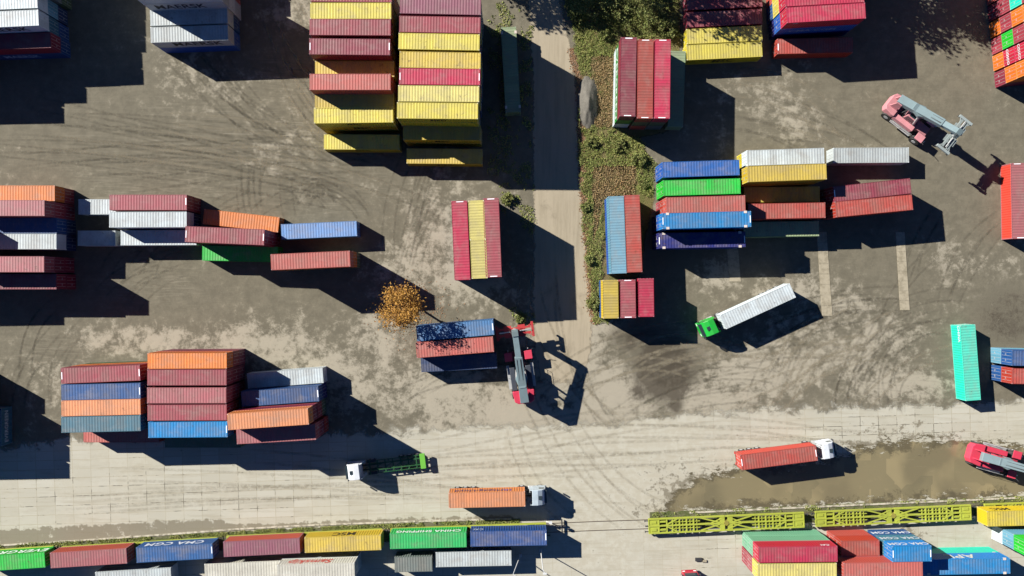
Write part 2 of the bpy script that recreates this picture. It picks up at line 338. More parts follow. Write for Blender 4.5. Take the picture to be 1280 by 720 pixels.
c = g.mix(g.ramp(g.noise(g.mapping(wp, (.25, 1.2, 1)), 1.2, 6, .75), .58, .72, 0, .3), c, alb((176, 162, 126)))
g.set(g.b, 'Base Color', c); g.set(g.b, 'Roughness', g.ramp(n2, 0.3, 0.7, 0.05, 0.22)); g.b.inputs['Specular IOR Level'].default_value = 0.5
g.alpha(g.ramp(g.math('ADD', g.attr('cover'), g.math('ADD', g.math('MULTIPLY', g.math('SUBTRACT', g.noise(g.mapping(wp, (0.6, 1.5, 1)), 0.5, 9, 0.8), 0.5), 15.0), 0)), -0.05, 0.15)); M_POOL = g.m
sheet('puddle', 820, 1420, 535, 650, 0.012, 3, M_POOL, dict(cover=lambda x, y: np.clip(sdist(x, y, POOL) / 7, -2.5, 4)), keep=lambda x, y: sdist(x, y, POOL) > -16)

# track bed with weeds, kerb beams and rails
TRACK = [(-160, 706), (-60, 698), (28, 692), (127, 687.3), (231, 681), (337, 674.4), (435, 669.9), (538, 665.6), (636, 662), (740, 657.5), (808, 655.2), (905, 651.2), (1010, 646.5), (1112, 642), (1215, 637.5), (1320, 633), (1440, 628)]
def track_y(x): return np.interp(x, [p[0] for p in TRACK], [p[1] for p in TRACK])
g = NG('weedy_ballast'); wp = g.coord('World')
n1 = g.noise(wp, 0.5, 5, 0.65); n3 = g.noise(wp, 5, 5, 0.75)
c = g.mix(g.ramp(n1, 0.42, 0.6), alb((120, 116, 84)), alb((88, 100, 44))); c = g.mix(g.ramp(n3, 0.5, 0.65, 0, 0.7), c, alb((150, 142, 118))); c = g.mix(g.ramp(n3, 0.2, 0.42, 0.7, 0), c, alb((56, 62, 30)))
g.set(g.b, 'Base Color', c); g.b.inputs['Roughness'].default_value = 0.95; g.set(g.b, 'Normal', g.bump(n3, 0.15, 0.9)); M_BED = g.m
def bed(name, x0, x1, dn, ds):
    m = MB(); xs = list(np.arange(x0, x1 + 1, 8)); top = []; bot = []
    for x in xs:
        y = float(track_y(x)); top.append(P(x, y - dn - 1.0 * math.sin(x * 0.31))); bot.append(P(x, y + ds + 1.2 * math.sin(x * 0.47)))
    for i in range(len(xs) - 1): m.face([(*bot[i], 0.018), (*bot[i + 1], 0.018), (*top[i + 1], 0.018), (*top[i], 0.018)])
    return tag(m.build(name, M_BED), kind='structure')
bed('track_bed', -120, 652, 12.5, 9); bed('track_bed', 812, 1420, 14.5, 7)
g = NG('kerb_concrete'); wp = g.coord('World'); n = g.noise(wp, 1.5, 5, 0.7); g.set(g.b, 'Base Color', g.mix(g.ramp(n, 0.4, 0.65), alb((216, 206, 184)), alb((150, 142, 120)))); g.b.inputs['Roughness'].default_value = 0.9; M_KERB = g.m
def kerb(pts):
    m = MB(); k = MB()
    for (a, b) in zip(pts[:-1], pts[1:]):
        A = P(*a); B = P(*b); L = math.hypot(B[0] - A[0], B[1] - A[1]); n = max(1, int(L / 4)); dx, dy = (B[0] - A[0]) / n, (B[1] - A[1]) / n
        for i in range(n): m.bar((A[0] + dx * i, A[1] + dy * i, 0.07), (A[0] + dx * (i + 0.985), A[1] + dy * (i + 0.985), 0.07), 0.26, 0.12)
    return tag(m.build('kerb', M_KERB), kind='structure')
kerb([(-100, 688), (0, 681.5), (100, 675.5), (200, 668.5), (300, 661), (400, 655.8), (520, 651.5), (640, 648.3)]); kerb([(862, 640.6), (1040, 632.4), (1280, 621.8), (1420, 616)])
g = NG('rail_steel'); g.b.inputs['Base Color'].default_value = (0.10, 0.07, 0.05, 1); g.b.inputs['Roughness'].default_value = 0.45; g.b.inputs['Metallic'].default_value = 0.5; M_RAIL = g.m
m = MB()
for s in (-1, 1):
    pts = [P(x, float(track_y(x)) + s * 5.6) for x in range(-120, 1430, 12)]
    for a, b in zip(pts[:-1], pts[1:]): m.bar((*a, 0.03), (*b, 0.03), 0.09, 0.04)
tag(m.build('railway_rails', M_RAIL), kind='structure')

VERGE_ = [(706, -60), (706, 0), (716, 40), (722, 85), (727, 95), (722, 160), (726, 230), (732, 300), (738, 380), (745, 404), (762, 402), (800, 345), (818, 250), (818, 205), (800, 175), (850, 160), (850, -60)]
g = NG('verge_soil'); wp = g.coord('World'); n1 = g.noise(wp, .35, 6, .7); n3 = g.noise(wp, 4, 5, .75)
c = g.mix(g.ramp(n1, .4, .62), alb((110, 108, 58)), alb((136, 118, 80))); c = g.mix(g.ramp(n3, .5, .7, 0, .6), c, alb((66, 68, 34)))
g.set(g.b, 'Base Color', c); g.b.inputs['Roughness'].default_value = .95; g.set(g.b, 'Normal', g.bump(n3, .2, .9)); g.alpha(g.ramp(g.math('ADD', g.attr('cover'), g.math('MULTIPLY', g.math('SUBTRACT', n1, .5), 3)), -.1, .4))
sheet('verge_ground', 690, 862, -140, 416, 0.007, 3, g.m, dict(cover=lambda x, y: np.clip(sdist(x, y, VERGE_) / 6, -1, 3)), keep=lambda x, y: sdist(x, y, VERGE_) > -8)

# tyre tracks pressed into the dirt: pairs of long narrow strips
def track_mat(name, col, amax):
    g = NG(name); wp = g.coord('World'); n = g.noise(wp, 1.1, 6, .75); n_ = g.noise(wp, 6, 4, .7)
    g.set(g.b, 'Base Color', g.mix(n_, col, tuple(v * 1.25 for v in col))); g.b.inputs['Roughness'].default_value = .95
    g.set(g.b, 'Normal', g.bump(n_, .03, .5)); g.alpha(g.math('MULTIPLY', g.ramp(n, .36, .62, 0.15 * amax, amax), g.attr('edge'))); return g.m
M_TD = track_mat('tyre_track_dark', alb((98, 91, 75)), .24); M_TL = track_mat('tyre_track_pale', alb((166, 154, 129)), .4)
def tyre_tracks(name, mat, paths, z, wd=.5, gauge=2.0):
    vs = []; fs = []; ed = []
    for p in paths:
        p = np.array(p, float); n = 28; t = np.linspace(0, 1, n)[:, None]
        c = (1 - t) ** 2 * p[0] + 2 * (1 - t) * t * p[1] + t ** 2 * p[2]
        w_ = np.stack([(c[:, 0] - 640) / PM, (360 - c[:, 1]) / PM], -1); d = np.gradient(w_, axis=0); d /= np.linalg.norm(d, axis=1)[:, None] + 1e-9; nn_ = np.stack([-d[:, 1], d[:, 0]], -1)
        for s in (-1, 1):
            k = len(vs); dz = RNG.uniform(0, .0015)
            for i in range(n):
                for q, e in ((-.5, 0), (-.2, 1), (.2, 1), (.5, 0)):
                    v = w_[i] + nn_[i] * (s * gauge / 2 + q * wd); vs.append((v[0], v[1], z + dz)); ed.append(e * min(1, min(i, n - 1 - i) / 4))
            for i in range(n - 1):
                for j in range(3): a = k + i * 4 + j; fs.append((a, a + 1, a + 5, a + 4))
    m = D.meshes.new(name); m.from_pydata(vs, [], fs); at = m.attributes.new('edge', 'FLOAT', 'POINT'); at.data.foreach_set('value', np.array(ed, np.float32))
    o = D.objects.new(name, m); COL.objects.link(o); m.materials.append(mat); return tag(o, kind='structure')
def rp_(x, y, sx, sy, L, ang, bend):
    x += RNG.uniform(-sx, sx); y += RNG.uniform(-sy, sy); a = R(ang + RNG.uniform(-9, 9)); L *= RNG.uniform(.6, 1.3); b = bend * RNG.uniform(.3, 1.5)
    dx, dy = math.cos(a) * L / 2, -math.sin(a) * L / 2; return [(x - dx, y - dy), (x + dy * b, y - dx * b), (x + dx, y + dy)]
TP = []
for args, n in (((300, 200, 110, 36, 380, -7, .16), 11), ((210, 215, 110, 30, 260, -3, .1), 5), ((330, 120, 60, 40, 220, -38, -.35), 7), ((420, 150, 35, 40, 150, -50, -.5), 7), ((345, 245, 60, 16, 60, 15, .9), 7), ((320, 240, 40, 14, 50, 88, .3), 6), ((400, 250, 40, 12, 70, -25, .6), 7),
                ((190, 345, 30, 20, 70, 30, .9), 7), ((55, 440, 40, 40, 110, 70, .5), 7), ((520, 300, 30, 60, 160, 70, .3), 6), ((560, 480, 60, 40, 150, 10, .4), 5), ((740, 480, 40, 50, 170, -60, -.6), 3), ((860, 480, 90, 30, 220, 12, .5), 8), ((1080, 460, 80, 30, 160, 35, .8), 9),
                ((1000, 160, 60, 40, 150, -20, .4), 5), ((1180, 330, 50, 50, 150, 60, .4), 5), ((1010, 400, 90, 20, 180, 8, .3), 5), ((1120, 480, 70, 20, 90, 75, .8), 7)):
    for _ in range(n): TP.append(rp_(*args))
tyre_tracks('tyre_tracks', M_TD, TP, .0015)
TQ = []
for args, n in (((280, 200, 130, 40, 300, -6, .12), 4), ((400, 90, 40, 50, 120, -55, -.4), 5), ((900, 470, 120, 30, 240, 10, .5), 8), ((1090, 450, 80, 40, 150, 35, .8), 7), ((720, 440, 40, 40, 150, -70, -.5), 6), ((990, 150, 60, 40, 140, -20, .4), 4)):
    for _ in range(n): TQ.append(rp_(*args))
tyre_tracks('pale_tyre_tracks', M_TL, TQ, .0032, .6)
TC = []
for args, n in (((640, 575, 200, 25, 420, 0, .05), 5), ((860, 545, 160, 18, 380, 2, .1), 5), ((740, 600, 60, 40, 200, -50, -.4), 4), ((250, 610, 200, 20, 420, 2, .03), 4)):
    for _ in range(n): TC.append(rp_(*args))
tyre_tracks('faint_tyre_tracks', track_mat('faint_track', alb((176, 166, 142)), .26), TC, .0085, .6)

# ------------------------------------------------------------------ shipping containers
W2 = 1.219; CH = 2.591
def container_meshes(L):
    h = L / 2; r = {}
    b = MB()
    def corr(x0, x1, pitch, dep):
        n = max(1, round((x1 - x0) / pitch)); p = (x1 - x0) / n; out = []
        for i in range(n):
            a = x0 + i * p; out += [(a, 0), (a + p * .28, 0), (a + p * .5, dep), (a + p * .78, dep)]
        return out + [(x1, 0)]
    prof = corr(-h + .1, h - .1, 0.40, 0.045)
    for s in (-1, 1):
        for (xa, da), (xb, db) in zip(prof[:-1], prof[1:]):
            b.face([(xa, s * (1.205 - da), .14), (xb, s * (1.205 - db), .14), (xb, s * (1.205 - db), 2.5), (xa, s * (1.205 - da), 2.5)])
    pe = corr(-1.12, 1.12, 0.28, 0.045)
    for (ya, da), (yb, db) in zip(pe[:-1], pe[1:]):
        b.face([(-h + .02 + da, ya, .14), (-h + .02 + db, yb, .14), (-h + .02 + db, yb, 2.5), (-h + .02 + da, ya, 2.5)])
    b.face([(-h + .1, -1.15, .14), (-h + .1, 1.15, .14), (h - .1, 1.15, .14), (h - .1, -1.15, .14)])
    r['body'] = b.mesh('body')
    t = MB(); prof = corr(-h + .22, h - .22, 0.44, 0.02)
    for (xa, da), (xb, db) in zip(prof[:-1], prof[1:]):
        t.face([(xa, -1.15, 2.575 - da), (xb, -1.15, 2.575 - db), (xb, 1.15, 2.575 - db), (xa, 1.15, 2.575 - da)])
    for s in (-1, 1): t.box(min(s * (h - .22), s * (h - .06)), max(s * (h - .22), s * (h - .06)), -1.05, 1.05, 2.55, 2.578)
    r['roof'] = t.mesh('roof')
    f = MB()
    for s in (-1, 1):
        f.box(-h + .178, h - .178, s * 1.19 - .029, s * 1.19 + .029, 2.49, 2.585); f.box(-h + .178, h - .178, s * 1.185 - .03, s * 1.185 + .03, .02, .15)
        for e in (-1, 1): f.box(e * (h - .08) - .07, e * (h - .08) + .07, s * 1.14 - .07, s * 1.14 + .07, .12, 2.475)
    for e in (-1, 1):
        f.box(e * (h - .045) - .04, e * (h - .045) + .04, -1.055, 1.055, 2.49, 2.583); f.box(e * (h - .045) - .04, e * (h - .045) + .04, -1.055, 1.055, .02, .15)
    r['frame'] = f.mesh('frame')
    d = MB(); d.box(h - .06, h - .02, 0.012, 1.06, .155, 2.485)
    for i in range(4): d.box(h - .019, h - .012, .1, .98, .3 + i * .55, .68 + i * .55)
    r['door'] = d.mesh('door')
    k = MB()
    for y in (.28, .78): k.cyl((h - .0, y, .2), (h - .0, y, 2.44), .022, 6)
    for z in (1.0, 1.15): k.box(h - .005, h + .02, .26, .62, z, z + .035)
    r['locking_bars'] = k.mesh('locking_bars')
    c = MB(); c.box(-.089, .089, -.081, .081, 0, .118); r['corner_casting'] = c.mesh('corner_casting')
    q = MB(); q.box(-.06, .06, -.55, .55, 0, .006); r['marking_strip'] = q.mesh('marking_strip')
    for key, mt in (('body', M_WALL), ('roof', M_ROOF), ('frame', M_FRAME), ('door', M_WALL), ('locking_bars', M_STEEL), ('corner_casting', M_CAST), ('marking_strip', M_LET)): r[key].materials.append(mt)
    r['L'] = L
    return r
CM = {40: container_meshes(12.192), 20: container_meshes(6.058), 45: container_meshes(13.716)}
LAST = []
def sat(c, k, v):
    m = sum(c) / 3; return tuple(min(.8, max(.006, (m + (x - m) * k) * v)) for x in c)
def add(key, me, parent, color=None, loc=(0, 0, 0), rz=0.0):
    o = D.objects.new(key, me[key]); COL.objects.link(o); o.parent = parent; o.location = loc
    if rz: o.rotation_euler = (0, 0, rz)
    if color: o.color = (*color, 1)
    return o
def container(x, y, z, rz, size, rgb, label, group, detail=True, marks=0, fade=1.0):
    me = CM[size]; h = me['L'] / 2
    root = empty('shipping_container', (x, y, z), rz); tag(root, label, 'container', group)
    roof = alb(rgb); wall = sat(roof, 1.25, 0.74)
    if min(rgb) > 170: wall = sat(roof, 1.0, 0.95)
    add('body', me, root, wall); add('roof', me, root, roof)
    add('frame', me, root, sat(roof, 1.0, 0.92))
    for s in (0, 1):
        dr = D.objects.new('door', me['door']); COL.objects.link(dr); dr.parent = root; dr.color = (*wall, 1)
        if s: dr.scale = (1, -1, 1)
        if detail:
            lb = D.objects.new('locking_bars', me['locking_bars']); COL.objects.link(lb); lb.parent = dr
    if detail:
        cc = sat(roof, 0.55, 1.25)
        for sx in (-1, 1):
            for sy in (-1, 1):
                for zz in (0.003, 2.476): add('corner_casting', me, root, cc, (sx * (h - .088), sy * (W2 - .08), zz))
        if size == 45:
            for sx in (-1, 1):
                for sy in (-1, 1):
                    pc = add('corner_casting', me, root, (.5, .42, .36), (sx * 6.0, sy * (W2 - .12), 2.488)); pc.scale = (2.6, 2.2, 1)
        if marks:
            for sx in (-1, 1):
                if marks == 1 or (marks == 2 and sx > 0) or marks == 3:
                    add('marking_strip', me, root, (.75, .75, .75), (sx * (h - .14), random.uniform(-.2, .2) * (marks != 1), 2.580))
    LAST[:] = [root]
    return root
FONT = None
def lettering(root, size, text, hh, color, side, xo=0.0, zo=1.3, parentname='lettering', shear=0.0, squash=1.0):
    """side: world direction 'N','S','E','W' of the wall that carries the writing"""
    cu = D.curves.new('lettering', 'FONT'); cu.body = text; cu.size = hh * 1.38; cu.align_x = 'CENTER'; cu.align_y = 'CENTER'; cu.extrude = 0.004; cu.shear = shear; cu.offset = 0.02 * hh
    cu.space_character = 1.05
    tmp = D.objects.new('tmp', cu); me = D.meshes.new_from_object(tmp); D.objects.remove(tmp)
    me.name = 'lettering'; me.materials.clear(); me.materials.append(M_LET)
    o = D.objects.new('lettering', me); COL.objects.link(o); o.parent = root; o.color = (*alb(color), 1)
    wn = {'N': Vector((0, 1)), 'S': Vector((0, -1)), 'E': Vector((1, 0)), 'W': Vector((-1, 0))}[side]
    rz = root.rotation_euler.z; best = max(range(4), key=lambda k: Vector((math.cos(rz + k * math.pi / 2), math.sin(rz + k * math.pi / 2))).dot(wn))
    half = {0: CM[size]['L'] / 2 + .03, 2: CM[size]['L'] / 2 + .03, 1: 1.212, 3: 1.212}[best]
    a = best * math.pi / 2
    nx, ny = math.cos(a), math.sin(a); tx, ty = -ny, nx
    o.location = (nx * half + tx * xo, ny * half + ty * xo, zo); o.rotation_euler = (math.pi / 2, 0, a + math.pi / 2); o.scale = (squash, 1, 1)
    return o

MAR = (176, 82, 92); MARD = (150, 62, 78); PINK = (186, 108, 112); SAL = (208, 108, 98); SALR = (190, 82, 72); CRIM = (205, 52, 86); YEL = (232, 214, 92); YELP = (236, 220, 128); YELO = (222, 192, 84)
ORG = (246, 140, 64); ORGP = (242, 158, 108); BLU = (56, 96, 150); BLUB = (30, 106, 188); BLUC = (10, 146, 214); BLUL = (112, 158, 216); NAVY = (32, 42, 120); TEAL = (86, 134, 152); TEALB = (128, 178, 198)
WHT = (222, 232, 232); WHTG = (204, 212, 210); CREAM = (236, 232, 214); GRN = (30, 200, 70); GRND = (104, 124, 92); GRNM = (140, 196, 160); AQUA = (88, 232, 200); GRNS = (165, 186, 140); GREY = (132, 142, 136); MAU = (158, 96, 112); BLUG = (58, 80, 120)
CN = {MAR: 'maroon', MARD: 'dark maroon', PINK: 'dull pink', SAL: 'salmon', SALR: 'red', CRIM: 'crimson', YEL: 'yellow', YELP: 'pale yellow', YELO: 'ochre yellow', ORG: 'orange', ORGP: 'pale orange', BLU: 'blue', BLUB: 'bright blue', BLUC: 'azure',
      BLUL: 'light blue', NAVY: 'navy', TEAL: 'teal', TEALB: 'pale teal', WHT: 'white', WHTG: 'pale grey', CREAM: 'cream', GRN: 'green', GRND: 'dark green', GRNM: 'mint green', AQUA: 'aqua', GRNS: 'dark green', (84, 136, 186): 'blue', (58, 150, 70): 'green', GREY: 'grey', MAU: 'mauve', BLUG: 'slate blue'}
RND = [MAR, MARD, BLU, SAL, TEAL, GRND, ORG, BLUG, GREY, YELO]
TH = 2.6; ORD = {1: 'ground-level', 2: 'second-level', 3: 'third-level', 4: 'fourth-level'}
ST = {}
def under_label(c, lv, label):
    a = f"{c} {ORD[lv]} one under the ".split(); b = label.split()
    return ' '.join(a + b[:16 - len(a)]) if len(a) + len(b) > 16 else ' '.join(a + b)
# (key, roof centre px x, y, angle deg, tiers, size, colours from the top down, label of the top one, group)
def stack(key, cx, cy, ang, n, size, cols, label, group, marks=0, flip=False, base=False, jit=0.05):
    k = 1.0 if base else H / (H - n * TH)
    bx, by = 640 + (cx - 640) / k, 360 + (cy - 360) / k
    x, y = P(bx, by); rz = R(ang + (180 if flip else 0)); out = []
    cols = list(cols)
    while len(cols) < n: cols.append(random.choice(RND))
    for i in range(n):
        lv = n - i; z = (lv - 1) * TH
        jx, jy = (0, 0) if i == 0 else (random.uniform(-jit, jit), random.uniform(-jit, jit) * .5)
        lb = label if i == 0 else under_label(CN[cols[i]], lv, label)
        out.append(container(x + jx, y + jy, z, rz + (0 if i == 0 else R(random.uniform(-.25, .25))), size, cols[i], lb, group, marks=marks if i == 0 else 0))
    ST[key] = out
    return out
# --- upper left corner
G = 'containers stacked in the upper left corner'
stack('A1', -3, 2, 2.5, 3, 40, [WHT, TEALB, BLUG], 'white container cut by the top left picture corner', G)
stack('A2', -1.5, 24, 2.5, 3, 40, [WHT, TEAL, BLU], 'sunlit white container at the far upper left', G)
stack('A3', 15, 51.5, 2, 2, 40, [MARD, BLU], 'dark maroon container in shade, lowest at upper left', G)
stack('B0', 217.5, -35.3, 2, 4, 40, [WHT, TEALB, WHTG], 'pale container above the top edge, upper left', G)
stack('B1', 218.7, -14.5, 2, 4, 40, [WHT, WHTG, WHT, WHTG], 'pale grey container cut by the top edge, upper left', G)
stack('B2', 236, 21, 2, 2, 40, [WHTG, BLU], 'half shaded white container, upper of the upper-left pair', G)
stack('B3', 236.5, 42, 2, 2, 40, [WHTG, BLUB], 'half shaded white container, lower of the upper-left pair', G)
lettering(ST['B1'][2], 40, 'MAERSK', 1.3, (26, 30, 42), 'S', 0, 1.3); lettering(ST['B1'][1], 40, 'MAERSK', 1.5, (26, 30, 42), 'S', -1, 1.3)
lettering(ST['B3'][0], 40, 'MAERSK', 1.5, (26, 30, 42), 'S', 0.8, 1.3); lettering(ST['A2'][0], 40, 'MAERSK', 1.4, (26, 30, 42), 'S', 0, 1.3); lettering(ST['A3'][1], 40, 'MAERSK', 1.1, (150, 190, 220), 'S', -1, 1.3)
for i, (px, py, nn) in enumerate([(-59, 93, 3), (-59, 72, 3), (-62, 50, 4), (-59, 345, 3), (-59, 324, 3), (-52, 537, 3), (-52, 516, 3), (-52, 495, 3), (-52, 474, 2)]):
    stack('off%d' % i, px, py, 1, nn, 40, [RND[i % 6]], f"{CN[RND[i % 6]]} container outside the left picture edge, number of its row {'one two three four five six seven eight nine'.split()[i]}", 'containers just beyond the left edge', base=True)
for i, (bx, by, nn) in enumerate([(43, 5, 3), (43, -15, 3), (43, -35, 3), (43, -55, 3), (255, -22, 2), (255, -42, 2), (255, -62, 2), (255, -82, 2), (1008, -40, 3), (1008, -60, 3), (1008, -80, 3)]):
    stack('offn%d' % i, bx, by, 2, nn, 40, [RND[i % 6]], f"{CN[RND[i % 6]]} container beyond the top picture edge, number {'one two three four five six seven eight nine ten eleven'.split()[i]}", 'containers just beyond the top edge', base=True)
# --- left column of the upper centre block
G = 'containers in the left column of the upper centre block'
stack('C0', 439, -8, -.5, 4, 40, [MAR], 'maroon container cut by the top edge, centre block left column', G)
stack('C1', 438.3, 13.3, 0, 4, 40, [YEL, YEL], 'yellow container, highest whole roof in the left centre column', G)
stack('C2', 437.5, 33.8, -.3, 4, 40, [MAR, YELO], 'rosy maroon container under the topmost yellow, left centre column', G)
stack('C3', 437, 58.3, -.6, 4, 40, [MARD, YELO, MAR], 'dark maroon container with black gap above, left centre column', G, 3)
stack('C4', 443.2, 86, 0, 3, 40, [YELO, YEL], 'shaded yellow container between two red ones, left centre column', G)
stack('C5', 437.5, 102.3, 0, 4, 40, [SAL, MAR, MAR], 'salmon container standing proud between shaded yellow roofs', G)
stack('C6', 443, 126, 0, 3, 40, [YELO, YELO], 'shaded yellow container below the salmon one, left centre column', G)
stack('C7', 441.8, 143.7, .8, 3, 40, [YEL, YELO, YELO], 'bright yellow container second from the bottom, left centre column', G)
stack('C8', 452, 177.5, -.2, 1, 40, [YEL], 'low yellow container with one sunlit corner, left centre column', G)
lettering(ST['C7'][0], 40, 'MSC', .8, (35, 30, 20), 'S', -.2, 1.3); lettering(ST['C7'][1], 40, 'MSC', 1.0, (35, 30, 20), 'S', .5, 1.3); lettering(ST['C8'][0], 40, 'MSC', .9, (35, 30, 20), 'S', 0, 1.3)
G = 'containers in the right column of the upper centre block'
stack('D0', 550.5, 7.5, -1.2, 4, 40, [MAU], 'mauve container cut by the top edge, centre block right column', G)
stack('D1', 549.7, 30.6, -1, 4, 40, [MAR, YEL], 'maroon container below the mauve one, right centre column', G)
stack('D2', 548.7, 52, -1, 4, 40, [YEL, MAR], 'bright yellow container below two red roofs, right centre column', G)
stack('D3', 550, 75, -1, 4, 40, [YELO, YEL], 'deeper yellow container above the crimson one, right centre column', G)
stack('D4', 549.5, 95.7, -.5, 4, 40, [CRIM, YEL], 'crimson container with white end strips among yellow ones', G, 1)
stack('D5', 548.3, 117, -.5, 4, 40, [YELP, YEL], 'palest yellow container below the crimson one', G)
stack('D6', 546.8, 138.3, -.5, 4, 40, [YEL, YEL], 'last sunlit yellow container, bottom of the right centre column', G)
stack('D8', 552.2, 165.3, -.5, 2, 40, [YELO, YELO], 'yellow container in deep shade, second from column bottom', G)
stack('D9', 555.5, 195.3, -.5, 1, 40, [YELO], 'lowest yellow container in deep shade, right centre column', G)
for q in (('D6', 0, 1.1), ('D8', 0, 1.2), ('D8', 1, 1.3), ('D9', 0, .8)): lettering(ST[q[0]][q[1]], 40, 'MSC', .9, (35, 30, 20), 'S', 0, 1.3)
stack('E', 638.5, 87, 93.2, 1, 45, [GRNS], 'lone dark green container in shade beside the road', 'containers lying near the road')
# --- trio beside the road
G = 'upright trio of containers left of the road'
stack('F1', 576, 300.5, 92.4, 3, 40, [CRIM], 'crimson container standing lengthwise, left of the road trio', G, 2)
stack('F2a', 596, 275, 92.4, 3, 20, [YELP, YELO, BLU], 'upper short yellow container between crimson and maroon roofs', G)
stack('F2b', 598.5, 323.5, 92.4, 3, 20, [YELP, MAR, BLU], 'lower short yellow container between crimson and maroon roofs', G)
stack('F3', 615.3, 297, 92.2, 3, 40, [MAR, GRND], 'maroon container standing lengthwise, right of the road trio', G, 1)
# --- trio on the verge
G = 'containers standing on the grass verge'
stack('G1', 785.3, 96, 89, 3, 40, [MARD, (58, 150, 70), WHT], 'dark maroon container, left of three on the verge', G, 1)
stack('G2', 806.6, 98.5, 89.4, 3, 40, [SALR, GRND], 'red container, middle of three on the verge', G, 1)
stack('G3', 828, 98.6, 89.3, 3, 40, [CRIM, GRND], 'crimson container, right of three on the verge', G, 1)
stack('G4', 846, 111, 88, 1, 40, [GRNS], 'low dark green container shaded by the crimson one', G)
lettering(ST['G1'][1], 40, 'EVERGREEN', 1.3, (225, 232, 222), 'W', 0, 1.3, squash=1.15)
stack('T1', 771.8, 293.5, 92.1, 2, 40, [TEALB, BLUB], 'pale teal container standing lengthwise on the verge', G)
stack('T2', 791.6, 292, 92.1, 2, 40, [SALR], 'red orange container beside the pale teal one', G)
stack('U1', 763.3, 374, 90.8, 2, 20, [YELO], 'short yellow container at the verge end', G)
stack('U2', 785, 373.5, 90.8, 2, 20, [MAR], 'short streaked maroon container beside the yellow one', G, 1)
stack('U3', 807.7, 372, 90.8, 2, 20, [(190, 62, 84)] if False else [CRIM], 'short crimson container, right of the short trio', G)
# --- top right
G = 'containers in the upper right blocks'
for i, (cy, c, nm) in enumerate([(1, MARD, 'purplish container at the top edge above shaded maroon one'), (22.5, MARD, 'shaded maroon container above the dappled yellow pair'), (43.5, YEL, 'dappled yellow container, upper of the pair'), (63.5, YEL, 'dappled yellow container, lower of the pair')]):
    stack('H%d' % i, 905.5, cy, 2.8, 1, 40, [c], nm, G, flip=True)
lettering(ST['H3'][0], 40, 'MSC', 1.3, (35, 30, 20), 'S', 0, 1.3)
stack('I0', 1029, -25, 3.2, 3, 40, [CRIM, YEL], 'crimson container outside the top edge', G, flip=True)
stack('I1', 1030.5, -4.5, 3.2, 3, 40, [CRIM, YELP, BLU], 'crimson container cut by the top edge', G, flip=True)
stack('I2', 1032.5, 16, 3.4, 3, 40, [CRIM, BLUB, NAVY], 'sunlit crimson container over a navy one', G, flip=True)
stack('I3', 1019, 57, 1.2, 1, 40, [SALR], 'low red container with one sunlit triangle', G, 2, flip=True)
lettering(ST['I2'][1], 40, 'CMA CGM', .85, (150, 165, 205), 'S', -.5, 1.2, squash=1.35); lettering(ST['I2'][0], 40, 'CAI', .35, (220, 220, 225), 'S', -4.6, 2.1)
# rotated stack on the right edge: ends towards the yard
G = 'tall stack cut by the right edge'
rows = [(100.5, [ORG, ORG, ORG, ORG, MARD][::-1], 'lowest'), (80, [ORG, CRIM, CRIM, ORG], 'second'), (59.5, [MAR, GRN, MAR, SAL], 'third'), (39, [ORG, MAR, ORG, ORG], 'fourth'), (18.5, [MARD, MAR, AQUA, MAR], 'fifth'), (-2, [SAL, CRIM, ORG, BLU], 'sixth'), (-22.5, [MAR, BLU, ORG, SAL], 'seventh')]
for i, (py, cs, nm) in enumerate(rows):
    a = R(5.7); Ln = 46.3; ex = 1243 - (110 - (py + 10)) * 0.1
    cs = list(cs)[:4]; cx = ex + Ln * math.cos(a); cy = py - Ln * math.sin(a)
    stack('J%d' % i, cx, cy, 5.7, 4, 40, cs[::-1], f"{CN[cs[::-1][0]]} topmost container of the {nm} row, right edge stack", G, flip=True, base=True, jit=.02)
for i in (1,):
    for j in (1, 2): lettering(ST['J1'][j], 40, 'COSCO', .5, (230, 230, 230), 'W', 0, 1.0)
stack('K', 1273.8, 251, 91, 1, 40, [PINK], 'red container standing lengthwise at the right edge', 'single containers in the yard', 3)
for o in ST['K'][0].children:
    if o.name.startswith('body'): o.color = (.40, .035, .02, 1)
# --- left edge middle
G = 'containers at the middle of the left edge'
stack('L1', 20, 241.5, 0, 2, 40, [ORG, MAR], 'bright orange container at the left edge', G)
stack('L2', 6, 260, 0, 3, 40, [PINK, MAR, MAR], 'dusty pink container below the orange one, left edge', G)
stack('L3', 22.3, 282, 0, 2, 40, [BLU, BLUG], 'shaded blue container at the left edge', G)
stack('L4', 22, 301.8, 0, 2, 40, [WHT, BLUG], 'half lit white container at the left edge', G)
stack('L5', 5.5, 330.3, 0, 3, 40, [PINK, MARD, MARD], 'dusty pink container, lower of two at left edge', G)
stack('L6', 22, 352, 0, 2, 40, [MARD, MARD], 'dark maroon container in shade at left edge', G)
stack('Lx', -75, 292, 0, 3, 40, [MAR], 'maroon container outside the left edge', G)
G = 'zigzag line of containers on the left'
stack('M1', 121.5, 258.5, 0, 1, 20, [WHT], 'short rusty white container partly shaded', G)
stack('M2', 120.6, 297.7, 0, 1, 20, [WHTG], 'short pale container in shade, lower of two short ones', G)
stack('M3', 185, 253, 0, 2, 40, [MAR, MARD], 'maroon container, top left of the zigzag line', G, 2)
stack('M4', 184.8, 274.4, .2, 2, 40, [WHT, BLUG], 'clean white container under the maroon one', G)
stack('M5', 198, 297, 0.3, 1, 40, [WHT], 'shaded white container with one lit triangle', G)
stack('M6', 301.3, 275.8, -6.3, 1, 40, [ORG], 'orange container set askew in the zigzag line', G)
stack('M7', 280.8, 294.6, -2.4, 3, 40, [MAR, MARD, MARD], 'tall maroon container with white end strips in the zigzag', G, 1)
stack('M8', 300, 317, -1, 1, 40, [GRN], 'green container with one lit triangle', G)
